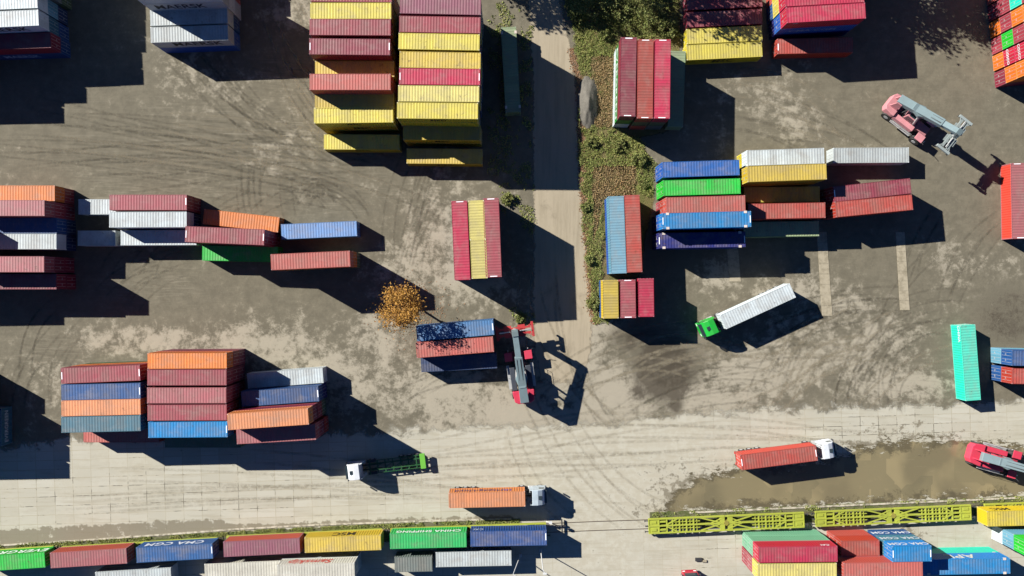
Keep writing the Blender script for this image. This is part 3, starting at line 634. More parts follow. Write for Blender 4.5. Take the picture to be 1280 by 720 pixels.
stack('M9', 388, 325.5, 2.6, 3, 40, [SAL, ORG, GRND], 'salmon container at the right end of the zigzag', G)
stack('M10', 398.7, 287.7, 2.6, 1, 40, [BLUL], 'single light blue container beyond the zigzag', G)
# --- lower left
G = 'containers in the lower left blocks'
stack('P1', 125.5, 467.8, 2.3, 3, 40, [MAR], 'maroon container, topmost of the leftmost four', G, 1)
stack('P2', 126, 489.5, 1.3, 3, 40, [BLU], 'blue container, second of the leftmost four', G, 2)
stack('P3', 126, 509.5, 1.3, 3, 40, [ORGP], 'pale orange container, third of the leftmost four', G)
stack('P4', 126, 530, 1.3, 3, 40, [TEAL], 'teal container, bottom of the leftmost four', G)
stack('P5', 151.5, 543.5, 0, 1, 40, [SAL], 'low salmon container peeping out under the teal one', G)
stack('Q1', 233.8, 451, .3, 3, 40, [ORG, MAR, MAU], 'orange container, topmost of the middle five', G)
stack('Q2', 233.5, 471.8, .1, 3, 40, [MAR, MARD, MAU], 'streaked maroon container below the orange one', G)
stack('Q3', 233.2, 494.3, .1, 3, 40, [PINK, MAR, MAR], 'dull pink container, third of the middle five', G)
stack('Q4', 233.7, 515.8, .2, 3, 40, [(184, 88, 90)] if False else [MAR, SALR], 'maroon container just above the azure one', G)
stack('Q5', 234.7, 537, .5, 3, 40, [BLUC], 'azure container, bottom of the middle five', G, 2)
stack('Q6', 253.5, 550, 0, 1, 40, [GRND], 'low dark green container in shade under the azure one', G)
stack('R1', 356.5, 472.7, 4.3, 1, 40, [WHT], 'rusty white container with half in shade', G)
stack('R2', 350, 495.5, 4.1, 2, 40, [(40, 66, 140)] if False else [BLU, NAVY], 'scratched blue container between white and orange ones', G, 2)
stack('R3', 334.8, 524, 4, 4, 40, [ORGP, MARD, MAR], 'tall orange container turned slightly, lower left block', G)
stack('R4', 345, 542.6, 3.2, 3, 40, [PINK, MARD, SALR], 'shaded pink container below the tall orange one', G)
for i, t in enumerate(['N1']): stack('N1', -8, 534.5, 90, 1, 20, [TEAL], 'short teal container with white writing, left edge', 'single containers in the yard')
lettering(ST['N1'][0], 20, 'EVERGREEN', .8, (215, 225, 222), 'E', 0, 1.3, squash=.85)
G = 'three containers beside the orange tree'
stack('S1', 568.8, 413, 5, 2, 40, [(84, 136, 186), BLU], 'blue container dappled by tree shadow', G, 2)
stack('S2', 568.5, 434, 4.6, 2, 40, [SAL], 'salmon container dappled by tree shadow', G)
stack('S3', 573.6, 453.3, 3, 1, 40, [BLUG], 'low slate blue container with lit corner', G)
# --- right centre
G = 'containers in the right centre block'
stack('V1', 876, 210.8, 1.8, 2, 40, [BLUB, BLUB], 'bright blue container, top left of the right centre block', G, flip=True)
stack('V2', 877.3, 233.8, 1.6, 2, 40, [GRN, GRN], 'vivid green container in the right centre block', G, flip=True)
stack('V3', 882.2, 255.3, 1.6, 3, 40, [SAL, SALR, MAR], 'rust stained salmon container below the green one', G, flip=True)
stack('V4', 883.3, 275, 1.4, 3, 45, [BLUC, BLUB, NAVY], 'long azure container with white end plates', G, 1, flip=True)
stack('V5', 877.5, 300, 1, 2, 45, [NAVY, BLUB], 'navy container with lit triangle, bottom left of block', G, 1, flip=True)
stack('W1', 982, 196, 1.8, 2, 40, [WHT, YEL], 'white container over a yellow one, right centre block', G, flip=True)
stack('W2', 983.8, 216, 2, 3, 40, [YELO, YELO], 'ochre yellow container below the white one', G, flip=True)
stack('W3', 977.4, 243, .6, 1, 40, [YEL], 'low shaded yellow container with lit edge', G, flip=True)
stack('W4', 983.5, 263.5, 1, 2, 40, [SALR], 'red container between two shaded low ones', G, flip=True)
stack('W5', 976.5, 286.3, .8, 1, 40, [GRNS], 'low dark green container at the block bottom', G, flip=True)
stack('X1', 1089, 194, .4, 1, 40, [WHTG], 'pale grey container at the upper end of the block', G, flip=True)
stack('X2', 1090.5, 237.5, 6.3, 2, 40, [MARD, MAR], 'maroon container turned slightly, right end of block', G, 2, flip=True)
stack('X3', 1092.5, 257.3, 5.6, 2, 40, [SALR, SAL], 'red container turned slightly, below the maroon one', G, flip=True)
stack('Y', 1213.2, 453.4, 94.3, 1, 40, [AQUA], 'aqua container standing alone lengthwise', 'single containers in the yard')
lettering(ST['Y'][0], 40, 'CHINA', .55, (235, 245, 240), 'W', -4.7, 2.0, squash=1.1)
G = 'pair of stacks cut by the right edge'
stack('Z1', 1313.5, 448.3, -1, 2, 40, [BLU, TEALB], 'blue container on a pale teal one, right edge', G, flip=True)
stack('Z2', 1313.5, 471, -1, 2, 40, [SALR, BLU], 'red container on a blue one, right edge', G, flip=True)
# --- bottom row of ground containers behind the train
G = 'pale containers below the train'
stack('BB1', 166.5, 722, 3.5, 1, 40, [WHTG], 'pale grey container cut by the bottom edge, far left', G)
stack('BB2', 303, 712.5, 2.3, 1, 40, [CREAM], 'cream container at the bottom edge', G)
stack('BB3', 394.8, 714.5, 1.8, 2, 40, [CREAM, WHT], 'cream container with red writing at bottom edge', G)
stack('BB4', 516.7, 705.4, 1.5, 1, 20, [GREY], 'short grey container below the train', G)
stack('BB5', 592, 698.6, 1.2, 1, 40, [WHTG], 'pale grey container below the blue railway container', G)
lettering(ST['BB3'][0], 40, 'Samskip', 1.5, (205, 60, 50), 'N', 1, 1.4, shear=.3)
G = 'containers in the lower right corner'
stack('CC1', 997.5, 693, .7, 3, 40, [CRIM, GRNM, GRNM], 'crimson container over mint green ones', G, flip=True)
stack('CC2', 996.5, 714.3, .5, 3, 40, [YELP, PINK, MAR], 'pale yellow container cut by the bottom edge', G, flip=True)
stack('CC3', 1075.5, 685.5, 1, 2, 20, [SALR, SAL], 'short red container with black stripes', G, flip=True)
stack('CC4', 1104, 713, 1, 3, 40, [SAL, MAR], 'salmon container cut by the bottom edge', G, flip=True)
stack('CC5', 1140, 692.3, 1, 3, 20, [BLUC, TEAL, BLU], 'short azure container with white writing', G, 1, flip=True)
stack('CC6', 1208.5, 708.3, 1, 2, 45, [BLUC, (90, 215, 235)] if False else [BLUC, AQUA], 'long azure container over an aqua one', G, flip=True)
stack('CC7', 1331, 685, 0, 3, 40, [GRN, TEALB, WHT], 'green container at the lower right corner', G, flip=True)
lettering(ST['CC1'][0], 40, 'CAI', .6, (235, 235, 235), 'N', -4.4, 2.0)
for i, t in enumerate(['CMA CGM', 'CMA CGM', 'CMA CGM']): lettering(ST['CC5'][i], 20, t, .95, (238, 240, 244), 'N', 0, 1.5)
lettering(ST['CC6'][0], 45, 'APL', 1.5, (235, 232, 215), 'N', 0.3, 1.35, squash=1.3)

# ------------------------------------------------------------------ railway wagons and their containers
def wheel_mesh(r, wd):
    m = MB(); m.cyl((0, -wd / 2, 0), (0, wd / 2, 0), r, 20); return m.mesh('wheel')
LIME = alb((186, 194, 72))
def wagon_unit(root, x0, x1):
    """one 12.6 m half of the wagon: open frame seen from above"""
    c = (x0 + x1) / 2; L = x1 - x0; o = MB(); z0, z1 = .82, 1.12
    for s in (-1, 1):
        o.box(x0, x1, s * 1.15 - .11, s * 1.15 + .11, z0, z1 + .05)
    for x in ((x0 + .06, x0 + 1.7, x0 + 3.0) if x0 < -1 else (x1 - .06, x1 - 1.7, x1 - 3.0)) + (c, c - 1.15, c + 1.15, c + (2.3 if x0 > -1 else -2.3)): o.box(x - .09, x + .09, -1.04, 1.04, z0 + .04, z1)
    o.box(x0 + .16, x1 - .16, -.11, .11, z0, z1 + .02)
    for s in (-1, 1): o.box(c - 2.2, c + 2.2, s * .52 - .045, s * .52 + .045, z0, z1 - .05)
    for q in (-1.7, -.6, .6, 1.7): o.box(c + q - .04, c + q + .04, -1.04, 1.04, z0 - .02, z1 - .09)
    for e, xe in ((1, x0), (-1, x1)):
        inner = (abs(xe) < 1); a = xe + e * (.8 if inner else 3.0); b = xe + e * (3.9 if inner else 4.7)
        for s in (-1, 1):
            o.bar((a, s * .15, 1.07), (b, s * 1.02, 1.07), .2, .12)
            if inner: o.bar((xe, s * 1.0, 1.065), (xe + e * 2.2, s * .1, 1.065), .16, .1)
        if inner:
            o.box(min(xe, xe + e * .8), max(xe, xe + e * .8), -1.03, 1.03, z0 + .1, z1 - .03); continue
        o.box(min(xe + e * .15, xe + e * 1.62), max(xe + e * .15, xe + e * 1.62), -1.03, 1.03, z0 + .1, z1 - .06)
        for s in (-1, 1):
            o.box(min(xe + e * .4, xe + e * 1.3), max(xe + e * .4, xe + e * 1.3), s * .6 - .2, s * .6 + .2, z1 - .05, z1 + .03)
            o.box(min(xe + e * 1.85, xe + e * 2.85), max(xe + e * 1.85, xe + e * 2.85), s * .65 - .14, s * .65 + .14, z0, z1 - .05)
    return o
def wagon(px, label, occupied):
    L = 25.4; py = float(track_y(px)); x, y = P(px, py)
    x2, y2 = P(px + 60, float(track_y(px + 60))); x1, y1 = P(px - 60, float(track_y(px - 60))); rz = math.atan2(y2 - y1, x2 - x1)
    root = empty('flat_wagon', (x, y, 0), rz); tag(root, label, 'rail wagon', 'lime green wagons of the train')
    for (a, b) in ((-L / 2, -.25), (.25, L / 2)): wagon_unit(root, a, b).build('wagon_frame', M_OBJ, root, color=LIME)
    sj = MB()
    for s in (-1, 1): sj.box(-.25, .25, s * 1.13 - .1, s * 1.13 + .1, .84, 1.14)
    sj.build('side_plate', M_OBJ, root, color=LIME)
    j = MB(); j.box(-.8, .8, -.5, .5, .7, .95); j.cyl((0, 0, .9), (0, 0, 1.18), .4, 16); j.build('articulation_joint', M_OBJ, root, color=alb((170, 160, 70)))
    for xb in (-6.4, 6.4):
        br_ = MB(); br_.box(xb - 1.5, xb + 1.5, -.4, .35, .45, .75); br_.cyl((xb - 2.4, .6, .6), (xb - 1.2, .6, .6), .18, 12); br_.cyl((xb + 1.0, -.6, .6), (xb + 2.4, -.6, .6), .2, 12); br_.build('brake_gear', M_DARK, root)
    for xb in (-L / 2 + 1.6, 0, L / 2 - 1.6):
        bg_ = MB(); bg_.box(xb - 1.3, xb + 1.3, -.95, -.75, .4, .62); bg_.box(xb - 1.3, xb + 1.3, .75, .95, .4, .62); bg_.box(xb - .2, xb + .2, -.9, .9, .42, .7)
        B = bg_.build('bogie', M_DARK, root)
        for dx in (-.9, .9):
            for s in (-1, 1):
                q = link('wheel', WH, M_RAIL, B); q.location = (xb + dx, s * .74, .46)
    for e in (-1, 1):
        for s in (-1, 1):
            bf = MB(); bf.cyl((e * L / 2, s * .87, 1.0), (e * (L / 2 + .55), s * .87, 1.0), .08, 10); bf.cyl((e * (L / 2 + .55), s * .87, 1.0), (e * (L / 2 + .62), s * .87, 1.0), .2, 14); bf.build('buffer', M_DARK, root)
    ck = MB(); ck.box(-L / 2 - .5, -L / 2, -.08, .08, .85, 1.05); ck.build('coupler', M_DARK, root)
    return root
WH = wheel_mesh(.46, .14)
wagon(905.5, 'empty lime green wagon left of the other empty one', False); wagon(1112.3, 'empty lime green wagon right of the other empty one', False)
wagon(1322, 'lime wagon under the yellow container at the right edge', True)
wagon(586, 'lime wagon under the last green and blue containers', True); wagon(383, 'lime wagon under the mauve and yellow containers', True); wagon(179, 'lime wagon under the maroon and blue containers', True); wagon(-24, 'lime wagon under the green container at the left edge', True)
def railbox(key, cx, cy, ang, rgb, label, marks=0):
    k = H / (H - 1.17 - TH); bx, by = 640 + (cx - 640) / k, 360 + (cy - 360) / k; x, y = P(bx, by)
    ST[key] = [container(x, y, 1.17, R(ang), 40, rgb, label, 'containers riding on the train', marks=marks)]
railbox('r0', 8.3, 703, 3.9, GRN, 'green railway container with white writing, left edge')
railbox('r1', 110.5, 697.8, 3.6, PINK, 'dull pink railway container with red side, next to green')
railbox('r2', 218, 691.4, 3.2, (48, 104, 164), 'blue railway container between two pinkish ones', 2)
railbox('r3', 327, 684.4, 2.9, MAU, 'mauve railway container left of the yellow one')
railbox('r4', 428.4, 679.8, 2.2, YELO, 'ochre railway container between mauve and green ones')
railbox('r5', 535.2, 675.6, 1.4, (48, 196, 104), 'emerald railway container with white writing')
railbox('r6', 635.6, 673, 1, (52, 88, 148), 'blue container at the right end of the loaded train', 2)
railbox('r7', 1282, 647.5, 1.4, (226, 200, 70), 'yellow railway container at the right edge')
for k in ('r1', 'r3'):
    for o in ST[k][0].children:
        if o.name.startswith(('body', 'door')): o.color = (.30, .045, .025, 1)
lettering(ST['r0'][0], 40, 'EVERGREEN', 1.3, (225, 240, 225), 'N', 0, 1.3, squash=1.2); lettering(ST['r2'][0], 40, 'CMA CGM', 1.3, (225, 230, 240), 'N', .4, 1.4, squash=1.1)
lettering(ST['r4'][0], 40, 'MSC', 1.4, (50, 35, 20), 'N', 0, 1.35); lettering(ST['r5'][0], 40, 'CHINA SHIPPING', .95, (240, 245, 240), 'N', 0, 1.7); lettering(ST['r7'][0], 40, 'MSC', 1.1, (50, 35, 20), 'N', 3.4, 1.5)
lettering(ST['r6'][0], 40, 'CAI', .7, (190, 205, 225), 'N', 4.8, 1.6)

# ------------------------------------------------------------------ trucks
M_WP = paint('white_pole_paint', alb((226, 226, 222)), .5, dirt=.2)
WT = wheel_mesh(.5, .3); RIMM = (lambda m: (m.cyl((0, -.165, 0), (0, .165, 0), .27, 14), m.mesh('rim'))[1])(MB())
def road_wheels(root, xs, ys=(-1.05, 1.05)):
    for x in xs:
        for y in ys:
            q = link('wheel', WT, M_RUBBER, root); q.location = (x, y, .5); r_ = link('rim', RIMM, M_RIM, q)
def truck(px, py, ang, cabc, chassisc, label, cargo=None, trailer_len=12.4, dark_hatch=True, skeletal=False, hz=1.25):
    """px,py: ground pixel of the trailer centre; +x of the truck is where the cab looks"""
    x, y = P(px, py); root = empty('semi_truck', (x, y, 0), R(ang)); tag(root, label, 'truck', 'trucks in the yard')
    h = trailer_len / 2; cc = alb(cabc); ch = alb(chassisc)
    f = MB()
    for s in (-1, 1): f.box(-h, h - .1, s * .5 - .09, s * .5 + .09, .85, 1.15)
    for i, xx in enumerate(np.linspace(-h + .1, h - .3, 8)):
        wd = 1.2 if i in (0, 3, 7) else .95
        f.box(xx - .09, xx + .09, -wd, wd, .92, 1.13 if i not in (0, 7) else 1.2)
    if skeletal:
        for i in range(1, 6): f.bar((-h + i * 1.75, -.42, 1.05), (-h + i * 1.75 + 1.6, .42, 1.05), .09, .09)
        for s in (-1, 1): f.box(-h + .4, h - 1.4, s * 1.02 - .05, s * 1.02 + .05, 1.0, 1.14)
    f.build('trailer_frame', M_OBJ, root, color=ch)
    if skeletal:
        e = MB(); e.box(-h - .1, -h + .75, -1.22, 1.22, .95, 1.24); e.build('rear_bolster', M_OBJ, root, 0.03, color=alb((120, 200, 70)))
    for s in (-1, 1):
        ll = MB(); ll.box(h - 3.4, h - 3.25, s * .75 - .07, s * .75 + .07, .25, .95); ll.build('landing_leg', M_DARK, root)
        tl = MB(); tl.box(-h - .05, -h + .02, s * .9 - .2, s * .9 + .2, .75, .88); tl.build('tail_light', M_RED, root)
    road_wheels(root, (-h + 1.2, -h + 2.5, -h + 3.8, h - .7))
    tf = MB(); tf.box(h - 2.2, h + 3.1, -.45, -.28, .7, .95); tf.box(h - 2.2, h + 3.1, .28, .45, .7, .95)
    tf.build('tractor_chassis', M_DARK, root)
    for s in (-1, 1):
        ft = MB(); ft.box(h + .35, h + 1.35, s * .95 - .3, s * .95 + .3, .45, 1.05); ft.build('fuel_tank', M_STEEL, root, .08)
        mg = MB(); mg.box(h - 1.4, h + .05, s * 1.0 - .22, s * 1.0 + .22, 1.02, 1.08); mg.build('mudguard', M_DARK, root)
    c0 = h + .95; c1 = h + 3.15
    prof = [(c0, .6), (c1 + .05, .55), (c1 + .08, 1.6), (c1 - .12, 2.75), (c1 - .55, 3.35), (c0 + .9, 3.62), (c0, 3.62)]
    cb = MB(); cb.prism(prof, -1.22, 1.22); cab = cb.build('cab', M_OBJ, root, .07, color=cc)
    ws = MB(); ws.face([(c1 + .07, -1.08, 1.75), (c1 + .07, 1.08, 1.75), (c1 - .1, 1.02, 2.72), (c1 - .1, -1.02, 2.72)])
    w2 = MB(); w2.box(0, .02, -1.05, 1.05, 0, 1.0, Matrix.Translation((c1 + .075, 0, 1.7)) @ Matrix.Rotation(-.17, 4, 'Y')); w2.build('windscreen', M_GLASS, cab)
    ht = MB(); ht.box(c0 + 1.0, c0 + 1.55, -.3, .3, 3.5, 3.60); ht.build('roof_hatch', M_GLASS if dark_hatch else M_OBJ, cab, color=cc)
    vs = MB(); vs.box(c1 - .35, c1 + .16, -1.05, 1.05, 2.82, 2.9); vs.build('sun_visor', M_GLASS, cab)
    for s in (-1, 1):
        mi = MB(); mi.box(c1 - .08, c1 + .02, s * 1.3 - .02, s * 1.3 + .2 * s + .02, 1.95, 2.65); mi.build('mirror', M_DARK, cab)
        hl = MB(); hl.box(c1 + .05, c1 + .11, s * .9 - .2, s * .9 + .2, .72, .92); hl.build('headlight', M_LENS, cab)
        sw = MB(); sw.box(c1 - 1.1, c1 - .25, s * 1.222 - .006, s * 1.222 + .006, 1.9, 2.65); sw.build('side_window', M_GLASS, cab)
        df = MB(); df.prism([(c0 - .5, 1.2), (c0, 1.2), (c0, 3.55), (c0 - .35, 3.4)], s * 1.16 - .02, s * 1.16 + .02); df.build('side_fairing', M_OBJ, cab, color=cc)
    bp = MB(); bp.box(c1 + .02, c1 + .14, -1.2, 1.2, .4, .68); bp.build('bumper', M_OBJ, cab, .03, color=tuple(.8 * v for v in cc))
    ex = MB(); ex.cyl((c0 - .35, .8, 1.0), (c0 - .35, .8, 3.2), .07, 10); ex.build('exhaust', M_STEEL, root)
    road_wheels(root, (h + 2.3,), (-1.03, 1.03))
    if cargo:
        rgb, lb, mk, size = cargo
        ca, sa = math.cos(R(ang)), math.sin(R(ang)); off = -.1
        c = container(x + ca * off, y + sa * off, hz, R(ang) + math.pi, size, rgb, lb, 'containers riding on trucks', marks=mk)
        return root, c
    return root, None
def gp(cx, cy, z): k = H / (H - z); return 640 + (cx - 640) / k, 360 + (cy - 360) / k
tA, cA = truck(*gp(946.8, 383.2, 3.85), 24.6 + 180, (24, 190, 62), (60, 60, 60), 'truck with vivid green cab under a white box', (WHT, 'white container on the green cab truck', 0, 40))
tB, cB = truck(*gp(974.5, 572.2, 3.85), 7.2, (240, 244, 246), (110, 50, 40), 'white cab truck standing in the muddy pool', (SALR, 'red container on the truck by the pool', 1, 40))
for o in cB.children:
    if o.name.startswith(('body', 'door')): o.color = (.34, .035, .022, 1)
tC, cC = truck(*gp(609.4, 624.6, 3.85), 1.3, (206, 220, 226), (90, 90, 90), 'truck with pale grey blue cab carrying a pale orange container', (ORGP, 'pale orange container on a truck above the train', 0, 40))
lettering(cC, 40, 'Hapag-Lloyd', .85, (60, 50, 110), 'N', 1.3, 1.55, squash=1.25); lettering(cC, 40, 'HL', .9, (60, 70, 170), 'N', -3.2, 1.5)
tD, _ = truck(*gp(495.5, 580.4, 1.2), 6.8 + 180, (246, 248, 250), (40, 96, 52), 'white cab truck pulling an empty green skeletal trailer', None, 9.3, skeletal=True)
# small truck at the bottom edge
tE, _ = truck(*gp(866, 787, 1.2), 93, (204, 30, 62), (70, 70, 70), 'crimson and white truck cab nosing in at the bottom edge', None, 12.4, dark_hatch=False)
rp = MB(); rp.box(6.2 + 1.75, 6.2 + 2.55, -1.0, 1.0, 3.36, 3.5); rp.build('roof_spoiler', M_WP, [c for c in tE.children if c.name.startswith('cab')][0], .04)

# ------------------------------------------------------------------ reach stackers
def boom_piece(a, b, w0, w1, h0, h1):
    a = Vector(a); b = Vector(b); q = (b - a).to_track_quat('X', 'Z'); L = (b - a).length; m = MB()
    M = Matrix.Translation(a) @ q.to_matrix().to_4x4(); n = len(m.v)
    p = [(0, -w0, -h0), (L, -w1, -h1), (L, w1, -h1), (0, w0, -h0), (0, -w0, h0), (L, -w1, h1), (L, w1, h1), (0, w0, h0)]
    m.v += [tuple(M @ Vector(v)) for v in p]
    for f in ((0, 3, 2, 1), (4, 5, 6, 7), (0, 1, 5, 4), (1, 2, 6, 5), (2, 3, 7, 6), (3, 0, 4, 7)): m.f.append(f)
    return m
WS = wheel_mesh(.85, .62)
def stacker(px, py, ang, label, bodyc, spreadc, tip=(6.2, 6.9), boom_up=4.3, spread_dz=1.5, cover=None):
    x, y = P(px, py); root = empty('reach_stacker', (x, y, 0), R(ang)); tag(root, label, 'reach stacker', 'reach stackers at work')
    bc = alb(bodyc); gcol = alb((138, 158, 160))
    c = MB(); c.box(-3.9, 3.6, -.75, .75, .75, 1.65); c.box(2.2, 3.7, -2.0, 2.0, .7, 1.25); c.box(-3.5, -2.5, -1.5, 1.5, .7, 1.2)
    c.build('chassis', M_OBJ, root, .05, color=tuple(v * .6 for v in bc))
    cw = MB(); cw.prism([(-4.7, -1.0), (-4.35, -1.55), (-3.0, -1.75), (-2.6, -1.75), (-2.6, 1.75), (-3.0, 1.75), (-4.35, 1.55), (-4.7, 1.0)], 1.1, 2.55, 'z'); cw.build('counterweight', M_OBJ, root, .1, color=bc)
    for s in (-1, 1):
        e = MB(); e.box(-2.5, 1.3, s * 1.3 - .42, s * 1.3 + .42, 1.3, 2.25); e.build('engine_cover', M_OBJ, root, .08, color=cover or bc)
        k = MB(); k.box(-2.3, 1.6, min(s * 1.75, s * 2.2), max(s * 1.75, s * 2.2), 1.15, 1.22)
        k.build('walkway', M_STEEL, root)
        fd = MB(); fd.box(2.3, 3.7, s * 1.62 - .62, s * 1.62 + .62, 1.95, 2.06); fd.build('fender', M_OBJ, root, .04, color=bc)
        ml = MB(); ml.bar((3.75, s * 2.1, 2.0), (3.95, s * 2.45, 2.5), .06); ml.build('mirror_arm', M_DARK, root)
        rl = MB()
        for zz in (1.6, 2.1): rl.bar((-2.3, s * 2.12, zz), (1.6, s * 2.12, zz), .04)
        for xx in (-2.3, -.4, 1.6): rl.bar((xx, s * 2.12, 1.2), (xx, s * 2.12, 2.1), .04)
        rl.build('handrail', M_STEEL, root)
        for wy in (1.25, 1.92):
            q = link('wheel', WS, M_RUBBER, root); q.location = (2.9, s * wy, .85); r2 = link('rim', RIMM, M_RIM, q); r2.scale = (1.4, 2.0, 1.4)
        q = link('wheel', WS, M_RUBBER, root); q.location = (-3.1, s * 1.55, .85); r2 = link('rim', RIMM, M_RIM, q); r2.scale = (1.4, 2.0, 1.4)
    hb = MB()
    for i in range(6): hb.box(-1.9 + i * .5, -1.6 + i * .5, -.85, .85, 1.66, 1.95 + .12 * (i % 3))
    for i in range(4): hb.cyl((-2.0 + i * .9, -.6 + .4 * i, 1.95), (-1.4 + i * .9, .5 - .3 * i, 2.15), .09, 8)
    hb.build('hydraulic_block', M_DARK, root)
    cabp = MB(); cabp.prism([(-1.2, 1.7), (.75, 1.7), (.95, 2.4), (.55, 3.45), (-1.2, 3.45)], -.75, .75); cab = cabp.build('cab', M_OBJ, root, .06, color=cover or tuple(v * .85 for v in bc))
    gl = MB(); gl.box(-.9, .35, -.6, .6, 3.452, 3.47); gl.build('roof_window', M_GLASS, cab)
    g2 = MB(); g2.box(-1.0, .4, -.765, -.752, 2.4, 3.3); g2.box(-1.0, .4, .752, .765, 2.4, 3.3); g2.build('side_window', M_GLASS, cab)
    pv = (-3.6, boom_up); tx, tz = tip; dx, dz = tx - pv[0], tz - pv[1]; Lb = math.hypot(dx, dz); ux, uz = dx / Lb, dz / Lb
    for s in (-1, 1):
        sp = MB(); sp.prism([(-4.3, 1.6), (-2.7, 1.6), (-3.2, boom_up + .35), (-4.0, boom_up + .35)], s * .72 - .08, s * .72 + .08); sp.build('boom_support', M_OBJ, root, color=bc)
    o1 = boom_piece((pv[0] - .5, 0, pv[1]), (pv[0] + ux * 7.0, 0, pv[1] + uz * 7.0), .68, .60, .5, .44); b1 = o1.build('boom', M_OBJ, root, .04, color=gcol)
    kn = MB(); mx, mz = pv[0] + ux * 3.4, pv[1] + uz * 3.4
    kn.prism([(mx - 1.5, -.5), (mx, -.95), (mx + .9, -.55), (mx + .9, .55), (mx, .95), (mx - 1.5, .5)], mz - .35, mz + .3, 'z'); kn.build('boom_bracket', M_OBJ, b1, .04, color=gcol)
    o2 = boom_piece((pv[0] + ux * 6.6, 0, pv[1] + uz * 6.6), (tx, 0, tz), .46, .44, .34, .32); o2.build('boom_extension', M_OBJ, b1, .03, color=tuple(v * 1.1 for v in gcol))
    hs = MB()
    for yy in (-.32, -.22, .3): hs.cyl((pv[0] + ux * .6, yy, pv[1] + uz * .6 + .52), (pv[0] + ux * 6.6, yy, pv[1] + uz * 6.6 + .47), .045, 6)
    hs.bar((tx - .2, -.4, tz + .3), (tx + .3, -.9, tz - spread_dz + .5), .07); hs.bar((tx - .2, .4, tz + .3), (tx + .3, .9, tz - spread_dz + .5), .07); hs.build('hydraulic_hoses', M_DARK, b1)
    hd = MB(); hd.prism([(tx - .5, tz + .35), (tx + .35, tz + .3), (tx + .6, tz - .9), (tx + .1, tz - 1.1), (tx - .3, tz - .4)], -.5, .5); hd.build('boom_head', M_OBJ, b1, .04, color=tuple(v * .8 for v in gcol))
    for s in (-1, 1):
        cy_ = MB(); cy_.cyl((.9, s * .62, 1.6), (mx + .2, s * .75, mz - .2), .16, 12); cy_.cyl((.2, s * .62, 2.0), (.9, s * .62, 1.6), .2, 12); cy_.build('lift_cylinder', M_STEEL, root)
    # spreader across the tip
    zs = tz - spread_dz; sx = tx + .1; sc = alb(spreadc); sp = MB()
    for dxx in (-.45, .45): sp.box(sx + dxx - .16, sx + dxx + .16, -2.6, 2.6, zs, zs + .32)
    for yy in (-1.6, -.6, .6, 1.6): sp.box(sx - .6, sx + .6, yy - .08, yy + .08, zs + .05, zs + .28)
    sp.bar((sx - .4, -1.6, zs + .2), (sx + .4, -.6, zs + .2), .1); sp.bar((sx - .4, 1.6, zs + .2), (sx + .4, .6, zs + .2), .1)
    for s_ in (-1, 1):
        sp.box(sx - .95, sx + .95, min(s_ * .5, s_ * 1.7), max(s_ * .5, s_ * 1.7), zs + .08, zs + .2); sp.bar((sx - .9, s_ * 2.7, zs + .25), (sx + .3, s_ * .6, zs + .25), .12); sp.bar((sx + .9, s_ * 2.7, zs + .25), (sx - .3, s_ * .6, zs + .25), .12)
    S_ = sp.build('spreader', M_OBJ, root, color=sc)
    rt = MB(); rt.cyl((sx, 0, zs + .2), (sx, 0, tz - .5), .5, 18); rt.build('rotator', M_STEEL, S_)
    for s in (-1, 1):
        eb = MB(); eb.box(sx - 1.2, sx + 1.2, s * 2.88 - .2, s * 2.88 + .2, zs - .05, zs + .3); eb.build('end_beam', M_OBJ, S_, .03, color=sc)
        sl = MB(); sl.cyl((sx - .0, s * .7, zs + .45), (sx, s * 2.5, zs + .45), .1, 10); sl.build('side_shift_cylinder', M_STEEL, S_)
        for ss in (-1, 1):
            tw = MB(); tw.box(sx + ss * 1.1 - .12, sx + ss * 1.1 + .12, s * 2.95 - .12, s * 2.95 + .12, zs - .35, zs - .05); tw.build('twistlock', M_DARK, S_)
    for s in (-1, 1):
        hl = MB(); hl.box(4.0, 4.08, s * 1.6 - .12, s * 1.6 + .12, 1.6, 1.8); hl.bar((3.7, s * 1.6, 1.2), (4.02, s * 1.6, 1.65), .06); hl.build('work_light', M_LENS, root)
    return root
stacker(1131, 151.5, -38, 'reach stacker with faded pink body, upper right', (232, 156, 160), (168, 178, 174), tip=(5.6, 7.4))
stacker(651, 466, 98, 'reach stacker facing up the picture beside the road', (222, 66, 92), (206, 66, 66), tip=(7.0, 7.0), boom_up=4.6, spread_dz=4.0, cover=(.03, .035, .045))
stacker(1236, 571, -15.5, 'red reach stacker standing in the pool, right edge', (230, 66, 92), (180, 170, 160), tip=(6.2, 6.4))

# ------------------------------------------------------------------ poles and small track furniture
def lamp(px, py, h_, label, arm=(0, 0), lean=(0, 0), r=.09):
    x, y = P(px, py); root = empty('lamp_post', (x, y, 0)); tag(root, label, 'lamp post', 'white posts below the train')
    m = MB(); m.cyl((0, 0, 0), (lean[0], lean[1], h_), r, 10, r * .7); m.build('pole', M_WP, root)
    b = MB(); b.box(-.25, .25, -.25, .25, 0, .12); b.build('base_plate', M_STEEL, root)
    a = MB(); a.bar((lean[0], lean[1], h_), (lean[0] + arm[0], lean[1] + arm[1], h_ + .15), .09); a.build('arm', M_WP, root)
    l = MB(); q = (lean[0] + arm[0], lean[1] + arm[1]); l.box(q[0] - .3, q[0] + .3, q[1] - .15, q[1] + .15, h_ + .08, h_ + .24); l.build('lamp_head', M_WP, root, .03)
lamp(676, 687.5, 8.5, 'white post beneath the blue railway container', (.3, -.5))
lamp(650.5, 694, 6.5, 'white leaning post right of the pale grey container', (.7, -.4), (-1.2, -.6))
x, y = P(683, 652); root = empty('railway_signal', (x, y, 0)); tag(root, 'small white signal beside the blue railway container', 'signal')
